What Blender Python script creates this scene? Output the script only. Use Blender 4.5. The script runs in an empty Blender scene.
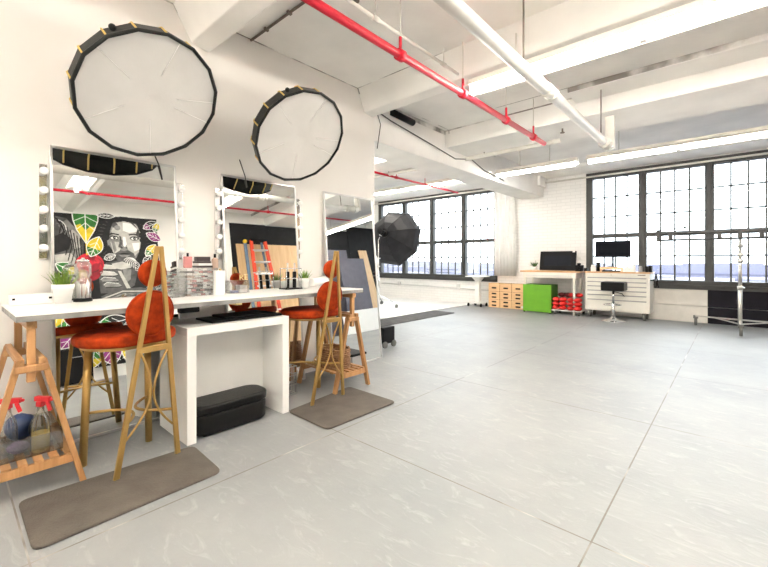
import bpy, bmesh, math, random
from mathutils import Vector, Matrix
random.seed(7)
PI = math.pi
scene = bpy.context.scene
COL = scene.collection

# ---------------------------------------------------------------- camera, world, exposure
cd = bpy.data.cameras.new('camera'); cam = bpy.data.objects.new('camera', cd); COL.objects.link(cam)
cam.location = (0, 0, 1.18)
cam.rotation_euler = (PI/2, 0, math.radians(41.8))
cd.sensor_width = 36; cd.lens = 36*392.5/768
cd.shift_y = -22.5/768
cd.clip_start = 0.02; cd.clip_end = 500
scene.camera = cam

w = bpy.data.worlds.new('sky'); scene.world = w; w.use_nodes = True
bg = w.node_tree.nodes['Background']
bg.inputs[0].default_value = (0.86, 0.93, 1.0, 1); bg.inputs[1].default_value = 3.0

TUBE = 44.0         # emission of the fluorescent tubes
scene.view_settings.view_transform = 'Standard'
scene.view_settings.look = 'None'
scene.view_settings.gamma = 1
scene.view_settings.use_curve_mapping = False
scene.view_settings.exposure = 1.84

# daylight coming in through the two window openings (portals steer the sky's own light)
def portal(x, y, z, sx, sz):
    l = bpy.data.lights.new('window_portal', 'AREA'); l.shape = 'RECTANGLE'; l.size = sx; l.size_y = sz
    l.cycles.is_portal = True
    o = bpy.data.objects.new('window_portal', l); COL.objects.link(o)
    o.location = (x, y, z); o.rotation_euler = (-PI/2, 0, 0)
portal(-6.73, 9.86, 1.9, 4.2, 2.5)
portal(-0.3, 9.86, 1.9, 4.3, 2.5)

# ---------------------------------------------------------------- materials
def mat(name, col, rough=0.6, metal=0.0, var=0.06, scale=6.0, bump=0.0, bscale=60.0, spec=0.5, emit=None, estr=0, col2=None, sheen=0, alpha=None, trans=0, coat=0):
    m = bpy.data.materials.new(name); m.use_nodes = True
    nt = m.node_tree; b = nt.nodes['Principled BSDF']
    b.inputs['Roughness'].default_value = rough; b.inputs['Metallic'].default_value = metal
    b.inputs['Specular IOR Level'].default_value = spec
    if sheen: b.inputs['Sheen Weight'].default_value = sheen
    if coat: b.inputs['Coat Weight'].default_value = coat
    if trans:
        b.inputs['Transmission Weight'].default_value = trans
    if emit:
        b.inputs['Emission Color'].default_value = (*emit, 1); b.inputs['Emission Strength'].default_value = estr
    tc = nt.nodes.new('ShaderNodeTexCoord')
    nz = nt.nodes.new('ShaderNodeTexNoise'); nz.inputs['Scale'].default_value = scale; nz.inputs['Detail'].default_value = 5
    nt.links.new(tc.outputs['Object'], nz.inputs['Vector'])
    rp = nt.nodes.new('ShaderNodeValToRGB')
    c2 = col2 or tuple(max(0, c*(1-var*2)) for c in col)
    c1 = col if col2 else tuple(min(1, c*(1+var)) for c in col)
    rp.color_ramp.elements[0].position = 0.3; rp.color_ramp.elements[1].position = 0.7
    rp.color_ramp.elements[0].color = (*c2, 1); rp.color_ramp.elements[1].color = (*c1, 1)
    nt.links.new(nz.outputs['Fac'], rp.inputs['Fac']); nt.links.new(rp.outputs['Color'], b.inputs['Base Color'])
    if bump:
        n2 = nt.nodes.new('ShaderNodeTexNoise'); n2.inputs['Scale'].default_value = bscale; n2.inputs['Detail'].default_value = 4
        nt.links.new(tc.outputs['Object'], n2.inputs['Vector'])
        bp = nt.nodes.new('ShaderNodeBump'); bp.inputs['Strength'].default_value = bump; bp.inputs['Distance'].default_value = 0.01
        nt.links.new(n2.outputs['Fac'], bp.inputs['Height']); nt.links.new(bp.outputs['Normal'], b.inputs['Normal'])
    return m

def wood(name, col, col2, scale=3.0, axis='X', rough=0.5):
    m = bpy.data.materials.new(name); m.use_nodes = True
    nt = m.node_tree; b = nt.nodes['Principled BSDF']; b.inputs['Roughness'].default_value = rough
    tc = nt.nodes.new('ShaderNodeTexCoord'); mp = nt.nodes.new('ShaderNodeMapping')
    mp.inputs['Scale'].default_value = {'X': (1, 12, 12), 'Y': (12, 1, 12), 'Z': (12, 12, 1)}[axis]
    nz = nt.nodes.new('ShaderNodeTexNoise'); nz.inputs['Scale'].default_value = scale; nz.inputs['Detail'].default_value = 8
    nz.inputs['Distortion'].default_value = 0.6
    rp = nt.nodes.new('ShaderNodeValToRGB'); rp.color_ramp.elements[0].position = 0.32; rp.color_ramp.elements[1].position = 0.68
    rp.color_ramp.elements[0].color = (*col2, 1); rp.color_ramp.elements[1].color = (*col, 1)
    nt.links.new(tc.outputs['Object'], mp.inputs['Vector']); nt.links.new(mp.outputs['Vector'], nz.inputs['Vector'])
    nt.links.new(nz.outputs['Fac'], rp.inputs['Fac']); nt.links.new(rp.outputs['Color'], b.inputs['Base Color'])
    return m

def emission(name, col, s):
    m = bpy.data.materials.new(name); m.use_nodes = True; nt = m.node_tree; nt.nodes.clear()
    e = nt.nodes.new('ShaderNodeEmission'); e.inputs[0].default_value = (*col, 1); e.inputs[1].default_value = s
    o = nt.nodes.new('ShaderNodeOutputMaterial'); nt.links.new(e.outputs[0], o.inputs[0]); return m

def clear(name, tint=(1, 1, 1), gloss=0.12):
    # thin clear sheet: mostly see-through with a fresnel-like sheen
    m = bpy.data.materials.new(name); m.use_nodes = True; nt = m.node_tree; nt.nodes.clear()
    t = nt.nodes.new('ShaderNodeBsdfTransparent'); t.inputs[0].default_value = (*tint, 1)
    g = nt.nodes.new('ShaderNodeBsdfGlossy'); g.inputs['Roughness'].default_value = 0.05
    lw = nt.nodes.new('ShaderNodeLayerWeight'); lw.inputs[0].default_value = 0.25
    mu = nt.nodes.new('ShaderNodeMath'); mu.operation = 'MULTIPLY_ADD'; mu.inputs[1].default_value = 0.5; mu.inputs[2].default_value = gloss*0.5
    mx = nt.nodes.new('ShaderNodeMixShader'); o = nt.nodes.new('ShaderNodeOutputMaterial')
    nt.links.new(lw.outputs['Fresnel'], mu.inputs[0]); nt.links.new(mu.outputs[0], mx.inputs[0])
    nt.links.new(t.outputs[0], mx.inputs[1]); nt.links.new(g.outputs[0], mx.inputs[2]); nt.links.new(mx.outputs[0], o.inputs[0])
    return m

def floor_material():
    m = bpy.data.materials.new('grey_painted_concrete'); m.use_nodes = True; nt = m.node_tree; N = nt.nodes.new; L = nt.links.new
    b = nt.nodes['Principled BSDF']
    g = N('ShaderNodeNewGeometry'); sp = N('ShaderNodeSeparateXYZ'); L(g.outputs['Position'], sp.inputs[0])
    n1 = N('ShaderNodeTexNoise'); n1.inputs['Scale'].default_value = 0.9; n1.inputs['Detail'].default_value = 9; n1.inputs['Roughness'].default_value = 0.65
    L(g.outputs['Position'], n1.inputs['Vector'])
    r1 = N('ShaderNodeValToRGB'); r1.color_ramp.elements[0].position = 0.32; r1.color_ramp.elements[1].position = 0.68
    r1.color_ramp.elements[0].color = (0.205, 0.22, 0.23, 1); r1.color_ramp.elements[1].color = (0.285, 0.295, 0.298, 1)
    L(n1.outputs['Fac'], r1.inputs['Fac'])
    # pale scuffs
    mp = N('ShaderNodeMapping'); mp.inputs['Rotation'].default_value = (0, 0, 0.5); mp.inputs['Scale'].default_value = (1.3, 3.6, 1); L(g.outputs['Position'], mp.inputs['Vector'])
    n2 = N('ShaderNodeTexNoise'); n2.inputs['Scale'].default_value = 3.5; n2.inputs['Detail'].default_value = 10; n2.inputs['Distortion'].default_value = 1.6; n2.inputs['Roughness'].default_value = 0.7
    L(mp.outputs['Vector'], n2.inputs['Vector'])
    r2 = N('ShaderNodeValToRGB'); r2.color_ramp.elements[0].position = 0.53; r2.color_ramp.elements[1].position = 0.70
    r2.color_ramp.elements[0].color = (0, 0, 0, 1); r2.color_ramp.elements[1].color = (0.5, 0.5, 0.5, 1)
    L(n2.outputs['Fac'], r2.inputs['Fac'])
    mx = N('ShaderNodeMixRGB'); L(r2.outputs['Color'], mx.inputs[0]); L(r1.outputs['Color'], mx.inputs[1]); mx.inputs[2].default_value = (0.39, 0.395, 0.40, 1)
    # saw-cut joints
    def joint(out, off, per):
        a = N('ShaderNodeMath'); a.operation = 'SUBTRACT'; L(out, a.inputs[0]); a.inputs[1].default_value = off - per/2
        d = N('ShaderNodeMath'); d.operation = 'FLOORED_MODULO'; L(a.outputs[0], d.inputs[0]); d.inputs[1].default_value = per
        s = N('ShaderNodeMath'); s.operation = 'SUBTRACT'; L(d.outputs[0], s.inputs[0]); s.inputs[1].default_value = per/2
        ab = N('ShaderNodeMath'); ab.operation = 'ABSOLUTE'; L(s.outputs[0], ab.inputs[0])
        c = N('ShaderNodeMath'); c.operation = 'LESS_THAN'; L(ab.outputs[0], c.inputs[0]); c.inputs[1].default_value = 0.0036
        return c.outputs[0]
    jx = joint(sp.outputs['X'], -0.45, 1.6); jy = joint(sp.outputs['Y'], 1.81, 1.59)
    mm = N('ShaderNodeMath'); mm.operation = 'MAXIMUM'; L(jx, mm.inputs[0]); L(jy, mm.inputs[1])
    n3 = N('ShaderNodeTexNoise'); n3.inputs['Scale'].default_value = 2.2; L(g.outputs['Position'], n3.inputs['Vector'])
    r3 = N('ShaderNodeValToRGB'); r3.color_ramp.elements[0].position = 0.52; r3.color_ramp.elements[1].position = 0.64
    r3.color_ramp.elements[0].color = (0.13, 0.115, 0.10, 1); r3.color_ramp.elements[1].color = (0.42, 0.41, 0.39, 1)
    L(n3.outputs['Fac'], r3.inputs['Fac'])
    m2 = N('ShaderNodeMixRGB'); L(mm.outputs[0], m2.inputs[0]); L(mx.outputs[0], m2.inputs[1]); L(r3.outputs['Color'], m2.inputs[2])
    L(m2.outputs[0], b.inputs['Base Color'])
    rr = N('ShaderNodeMapRange'); rr.inputs[3].default_value = 0.36; rr.inputs[4].default_value = 0.58; L(n2.outputs['Fac'], rr.inputs[0]); L(rr.outputs[0], b.inputs['Roughness'])
    bp = N('ShaderNodeBump'); bp.inputs['Strength'].default_value = 0.25; bp.inputs['Distance'].default_value = 0.01
    L(n2.outputs['Fac'], bp.inputs['Height']); L(bp.outputs['Normal'], b.inputs['Normal'])
    return m

def brick_material(name, col, rot=True):
    m = bpy.data.materials.new(name); m.use_nodes = True; nt = m.node_tree; N = nt.nodes.new; L = nt.links.new
    b = nt.nodes['Principled BSDF']; b.inputs['Roughness'].default_value = 0.55
    g = N('ShaderNodeNewGeometry'); sp = N('ShaderNodeSeparateXYZ'); L(g.outputs['Position'], sp.inputs[0])
    cb = N('ShaderNodeCombineXYZ'); L(sp.outputs['X'], cb.inputs[0]); L(sp.outputs['Z'], cb.inputs[1])
    br = N('ShaderNodeTexBrick'); br.inputs['Scale'].default_value = 1; br.inputs['Brick Width'].default_value = 0.21; br.inputs['Row Height'].default_value = 0.075
    br.inputs['Mortar Size'].default_value = 0.006; br.inputs['Mortar Smooth'].default_value = 0.4
    br.inputs['Color1'].default_value = (*col, 1); br.inputs['Color2'].default_value = (*[c*0.96 for c in col], 1); br.inputs['Mortar'].default_value = (*[c*0.87 for c in col], 1)
    L(cb.outputs[0], br.inputs['Vector']); L(br.outputs['Color'], b.inputs['Base Color'])
    bp = N('ShaderNodeBump'); bp.invert = True; bp.inputs['Strength'].default_value = 0.5; bp.inputs['Distance'].default_value = 0.006
    L(br.outputs['Fac'], bp.inputs['Height']); L(bp.outputs['Normal'], b.inputs['Normal'])
    return m

M = {}
M['floor'] = floor_material()
M['cream'] = mat('warm_white_wall_paint', (0.87, 0.845, 0.805), 0.7, var=0.02, scale=1.5, bump=0.06, bscale=25)
M['ceil'] = mat('white_painted_concrete', (0.90, 0.885, 0.85), 0.75, var=0.045, scale=1.8, bump=0.25, bscale=9)

def dirty_joints(m):
    nt = m.node_tree; N = nt.nodes.new; L = nt.links.new; b = nt.nodes['Principled BSDF']
    src = b.inputs['Base Color'].links[0].from_socket
    g = N('ShaderNodeNewGeometry'); sp = N('ShaderNodeSeparateXYZ'); L(g.outputs['Position'], sp.inputs[0])
    nz = N('ShaderNodeTexNoise'); nz.inputs['Scale'].default_value = 1.7; nz.inputs['Detail'].default_value = 6; L(g.outputs['Position'], nz.inputs['Vector'])
    last = None
    for out, v, w_ in (('Y', 5.303, 0.008), ('Y', 3.295, 0.006), ('Y', 4.966, 0.007), ('X', -3.372, 0.010), ('Y', 6.33, 0.012), ('X', -3.445, 0.012)):
        c = N('ShaderNodeMath'); c.operation = 'COMPARE'; L(sp.outputs[out], c.inputs[0]); c.inputs[1].default_value = v; c.inputs[2].default_value = w_
        if last is None: last = c.outputs[0]
        else:
            x = N('ShaderNodeMath'); x.operation = 'MAXIMUM'; L(last, x.inputs[0]); L(c.outputs[0], x.inputs[1]); last = x.outputs[0]
    r = N('ShaderNodeMapRange'); r.inputs[1].default_value = 0.44; r.inputs[2].default_value = 0.56; r.inputs[3].default_value = 0.0; r.inputs[4].default_value = 0.85; L(nz.outputs['Fac'], r.inputs[0])
    zc = N('ShaderNodeMath'); zc.operation = 'COMPARE'; L(sp.outputs['Z'], zc.inputs[0]); zc.inputs[1].default_value = 3.225; zc.inputs[2].default_value = 0.035
    mz = N('ShaderNodeMath'); mz.operation = 'MULTIPLY'; L(last, mz.inputs[0]); L(zc.outputs[0], mz.inputs[1])
    mu = N('ShaderNodeMath'); mu.operation = 'MULTIPLY'; L(mz.outputs[0], mu.inputs[0]); L(r.outputs[0], mu.inputs[1])
    mx = N('ShaderNodeMixRGB'); L(mu.outputs[0], mx.inputs[0]); L(src, mx.inputs[1]); mx.inputs[2].default_value = (0.16, 0.14, 0.12, 1)
    L(mx.outputs[0], b.inputs['Base Color'])
dirty_joints(M['ceil'])
M['brick'] = brick_material('white_painted_brick', (0.83, 0.82, 0.80))
M['whitefloor'] = mat('white_floor_paint', (0.88, 0.88, 0.86), 0.35, var=0.02)
M['steel_frame'] = mat('dark_grey_window_paint', (0.045, 0.045, 0.042), 0.5, var=0.1)
M['glass'] = clear('window_glass', (0.97, 0.985, 0.98), 0.05)
M['blackwall'] = mat('charcoal_wall_paint', (0.02, 0.02, 0.021), 0.8, spec=0.2, var=0.1)
M['darkpanel'] = mat('black_painted_board', (0.008, 0.007, 0.012), 0.6, spec=0.2, var=0.15)
M['red'] = mat('red_pipe_paint', (0.52, 0.012, 0.03), 0.5, var=0.06, spec=0.3)
M['pipewhite'] = mat('white_pipe_paint', (0.66, 0.64, 0.59), 0.5, var=0.05)
M['duct'] = mat('cream_reflector_enamel', (0.82, 0.78, 0.70), 0.4, var=0.02)
M['tube'] = emission('fluorescent_tube_glow', (1.0, 0.93, 0.835), TUBE)
M['bulb'] = mat('frosted_bulb_glass', (0.92, 0.92, 0.9), 0.25, var=0.01)
M['mirror'] = mat('silvered_mirror', (0.86, 0.88, 0.87), 0.012, metal=1.0, var=0.0)
M['alu'] = mat('brushed_aluminium', (0.66, 0.66, 0.65), 0.32, metal=0.9, var=0.05)
M['chrome'] = mat('bright_chrome', (0.78, 0.78, 0.78), 0.15, metal=1.0, var=0.02)
M['black'] = mat('black_plastic', (0.005, 0.005, 0.006), 0.5, var=0.2, spec=0.18)
M['blackcloth'] = mat('black_softbox_fabric', (0.008, 0.009, 0.008), 0.7, spec=0.2, var=0.3, scale=14, bump=0.2, bscale=30, sheen=0.2)
M['greycloth'] = mat('dark_slate_nylon', (0.014, 0.0145, 0.018), 0.55, spec=0.25, var=0.2, scale=5, bump=0.2, bscale=18)
M['diffuser'] = mat('white_diffusion_cloth', (0.66, 0.65, 0.63), 0.8, var=0.025, scale=5, bump=0.5, bscale=7)
M['gold'] = mat('brushed_gold_metal', (0.50, 0.32, 0.105), 0.42, metal=0.75, var=0.08)
M['rod'] = mat('gold_rod_tape', (0.70, 0.50, 0.15), 0.45, metal=0.3, var=0.05)
M['velvet'] = mat('burnt_orange_velvet', (0.34, 0.033, 0.003), 0.8, var=0.22, scale=22, bump=0.3, bscale=90, spec=0.15)
M['pine'] = wood('pine_wood', (0.50, 0.275, 0.115), (0.34, 0.165, 0.06), 2.5, 'Z')
M['pineX'] = wood('pine_slats', (0.48, 0.265, 0.11), (0.32, 0.155, 0.055), 2.5, 'X')
M['ply'] = wood('birch_plywood', (0.74, 0.50, 0.27), (0.62, 0.39, 0.19), 1.5, 'Z')
M['crate'] = wood('apple_box_plywood', (0.82, 0.54, 0.30), (0.70, 0.43, 0.22), 2.0, 'X')
M['butcher'] = wood('butcher_block', (0.68, 0.42, 0.22), (0.55, 0.31, 0.14), 3, 'X')
M['white'] = mat('white_lacquer', (0.86, 0.855, 0.83), 0.4, var=0.015)
M['tabletop'] = mat('white_laminate_top', (0.85, 0.85, 0.83), 0.3, var=0.015)
M['tableedge'] = mat('grey_scuffed_edge', (0.27, 0.27, 0.26), 0.5, var=0.2, scale=9)
M['creammetal'] = mat('cream_enamel_steel', (0.78, 0.76, 0.69), 0.38, var=0.02)
M['rubbermat'] = mat('taupe_rubber_mat', (0.10, 0.086, 0.072), 0.8, var=0.14, scale=7, bump=0.6, bscale=120)
M['greymat'] = mat('dark_grey_carpet_mat', (0.07, 0.07, 0.07), 0.9, var=0.2, bump=0.5, bscale=200)
M['leather'] = mat('black_vinyl_leather', (0.004, 0.004, 0.004), 0.4, spec=0.25, var=0.2, bump=0.25, bscale=70)
M['leaf'] = mat('bright_grass_green', (0.17, 0.30, 0.03), 0.5, var=0.3, scale=25)
M['leaf2'] = mat('succulent_green', (0.08, 0.20, 0.03), 0.5, var=0.3, scale=25)
M['pot'] = mat('white_ceramic', (0.88, 0.87, 0.85), 0.3, var=0.01)
M['acrylic'] = clear('clear_acrylic', (0.96, 0.97, 0.97), 0.25)
M['plastic_clear'] = clear('clear_plastic', (0.90, 0.90, 0.88), 0.3)
M['amber'] = mat('amber_cleaning_liquid', (0.45, 0.34, 0.08), 0.2, var=0.1)
M['triggerred'] = mat('red_trigger_plastic', (0.75, 0.02, 0.03), 0.35, var=0.05)
M['purple'] = mat('purple_cloth', (0.10, 0.05, 0.14), 0.8, var=0.3, bump=0.5)
M['navy'] = mat('navy_plastic_bag', (0.03, 0.06, 0.16), 0.4, var=0.3)
M['makeup1'] = mat('rose_powder', (0.62, 0.25, 0.24), 0.6)
M['makeup2'] = mat('nude_powder', (0.60, 0.42, 0.33), 0.6)
M['makeup3'] = mat('dark_compact', (0.05, 0.035, 0.035), 0.35)
M['makeup4'] = mat('slate_blue_compact', (0.16, 0.18, 0.38), 0.5)
M['goldbright'] = mat('pale_gold', (0.80, 0.62, 0.30), 0.3, metal=0.6)
M['limegreen'] = mat('lime_green_paint', (0.13, 0.37, 0.015), 0.5, var=0.05)
M['darkgreen'] = mat('deep_green_side', (0.04, 0.15, 0.012), 0.6, var=0.05)  # box sides and top, a darker green than the front panel
M['sandred'] = mat('red_nylon_bag', (0.70, 0.025, 0.02), 0.5, var=0.15, scale=9, bump=0.4, bscale=25)
M['sanddark'] = mat('dark_maroon_bag', (0.16, 0.012, 0.018), 0.55, var=0.3, scale=9, bump=0.4, bscale=25)
M['screen'] = mat('dark_glass_screen', (0.004, 0.005, 0.009), 0.35, spec=0.12, var=0.1)
M['screen2'] = mat('screen_active_area', (0.010, 0.012, 0.018), 0.4, spec=0.12, var=0.1)
M['curtain'] = mat('white_curtain_cloth', (0.82, 0.815, 0.80), 0.85, var=0.03)
M['wheel'] = mat('grey_caster_rubber', (0.13, 0.13, 0.12), 0.6, var=0.1)
M['galv'] = mat('satin_nickel_tube', (0.58, 0.565, 0.53), 0.35, metal=0.6, var=0.06)
M['ladderred'] = mat('orange_red_fibreglass', (0.72, 0.055, 0.015), 0.4, var=0.05)
M['foamgrey'] = mat('slate_grey_foam_board', (0.125, 0.12, 0.15), 0.7, var=0.07)
M['foamwhite'] = mat('white_foam_edge', (0.85, 0.85, 0.84), 0.6, var=0.01)
M['blue'] = mat('steel_blue_paint', (0.10, 0.17, 0.26), 0.5, var=0.06)
M['yellow'] = mat('yellow_cap', (0.80, 0.52, 0.02), 0.5, var=0.03)
M['wicker'] = wood('brown_wicker', (0.38, 0.20, 0.09), (0.16, 0.07, 0.03), 12, 'X', 0.7)
M['greybox'] = mat('grey_storage_box', (0.36, 0.36, 0.36), 0.6, var=0.05)
M['wire'] = mat('dark_cable_rubber', (0.05, 0.045, 0.04), 0.6, var=0.1)
M['wirewhite'] = mat('off_white_cable', (0.55, 0.52, 0.47), 0.6, var=0.1)
M['rust'] = mat('dirty_steel_hanger', (0.20, 0.17, 0.14), 0.7, metal=0.3, var=0.2)
M['facade'] = mat('pale_facade', (0.17, 0.165, 0.19), 0.9, var=0.05, scale=0.2)
M['facade2'] = mat('lavender_facade', (0.12, 0.12, 0.17), 0.9, var=0.05, scale=0.2)
M['facade3'] = mat('red_billboard', (0.34, 0.05, 0.07), 0.9, var=0.05)
M['street'] = mat('pale_asphalt', (0.16, 0.16, 0.19), 0.9, var=0.05, scale=0.1)
M['winband'] = mat('window_band', (0.05, 0.05, 0.09), 0.5, var=0.05)

# ---------------------------------------------------------------- geometry helpers
class MB:
    def __init__(s): s.bm = bmesh.new(); s.mats = []; s.mi = 0
    def use(s, m):
        if m not in s.mats: s.mats.append(m)
        s.mi = s.mats.index(m); return s
    def _f(s, vs, smooth=False):
        try:
            f = s.bm.faces.new(vs); f.material_index = s.mi; f.smooth = smooth; return f
        except ValueError: return None
    def box(s, x0, x1, y0, y1, z0, z1, mtx=None):
        c = [Vector(p) for p in ((x0,y0,z0),(x1,y0,z0),(x1,y1,z0),(x0,y1,z0),(x0,y0,z1),(x1,y0,z1),(x1,y1,z1),(x0,y1,z1))]
        if mtx is not None: c = [mtx @ p for p in c]
        v = [s.bm.verts.new(p) for p in c]
        for q in ((0,3,2,1),(4,5,6,7),(0,1,5,4),(1,2,6,5),(2,3,7,6),(3,0,4,7)): s._f([v[i] for i in q])
        return s
    def bar(s, p0, p1, wd, th, up=(0,0,1), w1=None, t1=None):
        p0, p1 = Vector(p0), Vector(p1); d = (p1-p0).normalized(); u = Vector(up)
        a = d.cross(u)
        if a.length < 1e-4: a = d.cross(Vector((1,0,0)))
        a.normalize(); b = a.cross(d).normalized()
        v = []
        for p, W, T in ((p0, wd, th), (p1, w1 or wd, t1 or th)):
            for sx, sy in ((-1,-1),(1,-1),(1,1),(-1,1)): v.append(s.bm.verts.new(p + a*sx*W/2 + b*sy*T/2))
        for q in ((3,2,1,0),(4,5,6,7),(0,1,5,4),(1,2,6,5),(2,3,7,6),(3,0,4,7)): s._f([v[i] for i in q])
        return s
    def ring(s, c, a, b, r, n): return [s.bm.verts.new(c + a*math.cos(2*PI*i/n)*r + b*math.sin(2*PI*i/n)*r) for i in range(n)]
    def tube(s, pts, r, n=10, closed=False, r1=None):
        pts = [Vector(p) for p in pts]; rings = []; N = len(pts)
        prev = None
        for i, p in enumerate(pts):
            if closed: d = pts[(i+1) % N] - pts[i-1]
            else: d = pts[min(i+1, N-1)] - pts[max(i-1, 0)]
            d.normalize()
            if prev is None:
                a = d.cross(Vector((0,0,1)))
                if a.length < 0.05: a = d.cross(Vector((1,0,0)))
            else: a = prev - d*prev.dot(d)
            a.normalize(); prev = a; b = d.cross(a)
            rr = r if r1 is None else r + (r1-r)*i/(N-1)
            rings.append(s.ring(p, a, b, rr, n))
        for i in range(N if closed else N-1):
            A, B = rings[i], rings[(i+1) % N]
            for k in range(n): s._f([A[k], A[(k+1)%n], B[(k+1)%n], B[k]], True)
        if not closed: s._f(rings[0][::-1]); s._f(rings[-1])
        return s
    def cyl(s, p0, p1, r, r1=None, n=16): return s.tube([p0, p1], r, n, r1=r1)
    def lathe(s, prof, mtx=None, n=24, smooth=True, caps=True):
        mtx = mtx or Matrix(); rings = []
        for r, z in prof: rings.append([s.bm.verts.new(mtx @ Vector((r*math.cos(2*PI*i/n), r*math.sin(2*PI*i/n), z))) for i in range(n)])
        for A, B in zip(rings, rings[1:]):
            for k in range(n): s._f([A[k], A[(k+1)%n], B[(k+1)%n], B[k]], smooth)
        if caps: s._f(rings[0][::-1]); s._f(rings[-1])
        return s
    def ball(s, c, r, n=14, sc=(1,1,1)):
        prof = [(max(1e-3, math.sin(PI*i/n))*r, -math.cos(PI*i/n)*r) for i in range(n+1)]
        return s.lathe(prof, Matrix.Translation(c) @ Matrix.Diagonal((*sc, 1)), n=n+4)
    def prism(s, poly, depth, mtx):
        # poly in local XY, extruded along local Z by depth
        A = [s.bm.verts.new(mtx @ Vector((x, y, 0))) for x, y in poly]; B = [s.bm.verts.new(mtx @ Vector((x, y, depth))) for x, y in poly]
        n = len(poly); s._f(A[::-1]); s._f(B)
        for k in range(n): s._f([A[k], A[(k+1)%n], B[(k+1)%n], B[k]])
        return s
    def quad(s, *ps):
        return s._f([s.bm.verts.new(Vector(p)) for p in ps])
    def build(s, name, m=None, parent=None, bevel=0, sub=0, loc=None, rz=None, bseg=2):
        if m is not None and not s.mats: s.mats = [m]
        elif m is not None and m not in s.mats: s.mats.insert(0, m)
        bmesh.ops.recalc_face_normals(s.bm, faces=s.bm.faces)
        me = bpy.data.meshes.new(name); s.bm.to_mesh(me); s.bm.free()
        for q in s.mats: me.materials.append(q if not isinstance(q, str) else M[q])
        o = bpy.data.objects.new(name, me); COL.objects.link(o); o.parent = parent
        if loc: o.location = loc
        if rz is not None: o.rotation_euler = (0, 0, rz)
        if bevel:
            b = o.modifiers.new('bevel', 'BEVEL'); b.width = bevel; b.segments = bseg; b.limit_method = 'ANGLE'; b.angle_limit = math.radians(40)
        if sub:
            u = o.modifiers.new('smooth', 'SUBSURF'); u.levels = sub; u.render_levels = sub
        return o

def tag(o, label=None, cat=None, group=None, kind=None):
    if label: o['label'] = label
    if cat: o['category'] = cat
    if group: o['group'] = group
    if kind: o['kind'] = kind
    return o
def thing(name, label, cat, loc=(0,0,0), rz=0, group=None):
    o = bpy.data.objects.new(name, None); COL.objects.link(o); o.empty_display_size = 0.1
    o.location = loc; o.rotation_euler = (0, 0, rz)
    return tag(o, label, cat, group)
def copy_tree(o, parent=None):
    c = o.copy(); COL.objects.link(c); c.parent = parent
    for ch in [k for k in o.children]: copy_tree(ch, c)
    return c
def struct(o): o['kind'] = 'structure'; return o
def circ(t): return (math.cos(t), math.sin(t))
def arc_pts(n, f): return [f(i/(n-1)) for i in range(n)]

# ================================================================ SETTING
WALLX = -3.38; RX = 1.92; WY = 9.65; BY = -2.6; LX = -10.0; CZ = 3.25
struct(MB().box(LX, RX, BY, WY+0.25, -0.1, 0).build('floor', M['floor']))
struct(MB().box(LX, -5.36, 3.7, WY, 0.0, 0.012).build('trim_1', M['whitefloor'], bevel=0.004))['label'] = 'white painted studio floor area'
# ceiling: slab, beams across (along X) with splayed sides, one girder along Y
mb = MB().use(M['ceil']); mb.box(LX, RX, BY, WY+0.25, CZ, CZ+0.2)
def beam(prof, x0, x1):
    A = Matrix(((0,0,1,0),(1,0,0,0),(0,1,0,0),(0,0,0,1)))    # local x->Y, y->Z, z->X
    mb.prism(prof, x1-x0, Matrix.Translation((x0,0,0)) @ A)
T = CZ+0.05
beam([(1.20,T),(1.22,CZ),(1.366,3.0),(1.51,2.97),(1.76,CZ),(1.78,T)], WALLX, RX)
beam([(3.28,T),(3.30,CZ),(3.42,3.0),(3.56,2.975),(3.60,CZ),(3.62,T)], WALLX-0.6, RX)
beam([(5.30,T),(5.31,CZ),(5.33,2.985),(6.25,2.985),(6.32,CZ),(6.33,T)], LX, RX)
beam([(4.97,T),(4.97,3.19),(5.31,3.16),(5.32,T)], -1.5, RX)
beam([(8.9,T),(9.0,3.18),(WY,3.16),(WY,T)], LX, RX)
beam([(-1.0,T),(-0.95,3.0),(-0.65,3.0),(-0.6,T)], WALLX, RX)
mb.box(-4.0, -3.45, 3.61, WY, 2.72, T)                       # girder
mb.box(-4.1, -3.38, 9.25, WY, 2.95, 3.2)                     # bracket where the girder meets the window wall
struct(mb.build('ceiling', M['ceil'], bevel=0.012))
struct(MB().box(WALLX-0.24, WALLX, BY, 3.6, 0, CZ+0.02).build('wall_left', M['cream']))
struct(MB().box(LX, WALLX-0.24, 3.36, 3.6, 0, CZ+0.02).build('wall_partition', M['cream']))
struct(MB().box(LX-0.2, LX, 3.36, WY+0.25, 0, CZ+0.02).build('wall_west', M['cream']))
struct(MB().box(RX, RX+0.2, BY, WY+0.25, 0, CZ+0.02).build('wall_right', M['cream']))
struct(MB().box(WALLX-0.24, RX+0.2, BY-0.2, BY, 0, CZ+0.02).build('wall_rear', M['cream']))
# window wall with two openings
Wz0, Wz1 = 0.63, 3.14; LA, LB = -8.86, -4.64; RA, RB = -2.50, 1.84
mb = MB()
mb.box(LX, RX, WY, WY+0.25, 0, Wz0); mb.box(LX, RX, WY, WY+0.25, Wz1, CZ+0.02)
mb.box(LX, LA, WY, WY+0.25, Wz0, Wz1); mb.box(LB, RA, WY, WY+0.25, Wz0, Wz1); mb.box(RB, RX, WY, WY+0.25, Wz0, Wz1)
struct(mb.build('wall_window', M['brick']))
mb = MB(); mb.box(-1.33, -0.385, WY-0.05, WY, 0, 0.315); mb.box(-1.33, -0.385, WY-0.035, WY, 0.325, 0.66)
o = struct(mb.build('trim_2', M['pipewhite'], bevel=0.004))
mb = MB(); mb.box(-0.385, RX, WY-0.04, WY, 0.0, 0.30); mb.box(-0.385, RX, WY-0.03, WY, 0.31, 0.72)
struct(mb.build('trim_3', M['darkpanel'], bevel=0.004))
struct(MB().box(WALLX, WALLX+0.012, BY, 3.6, 0, 0.07).build('baseboard_left', M['cream']))
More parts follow.
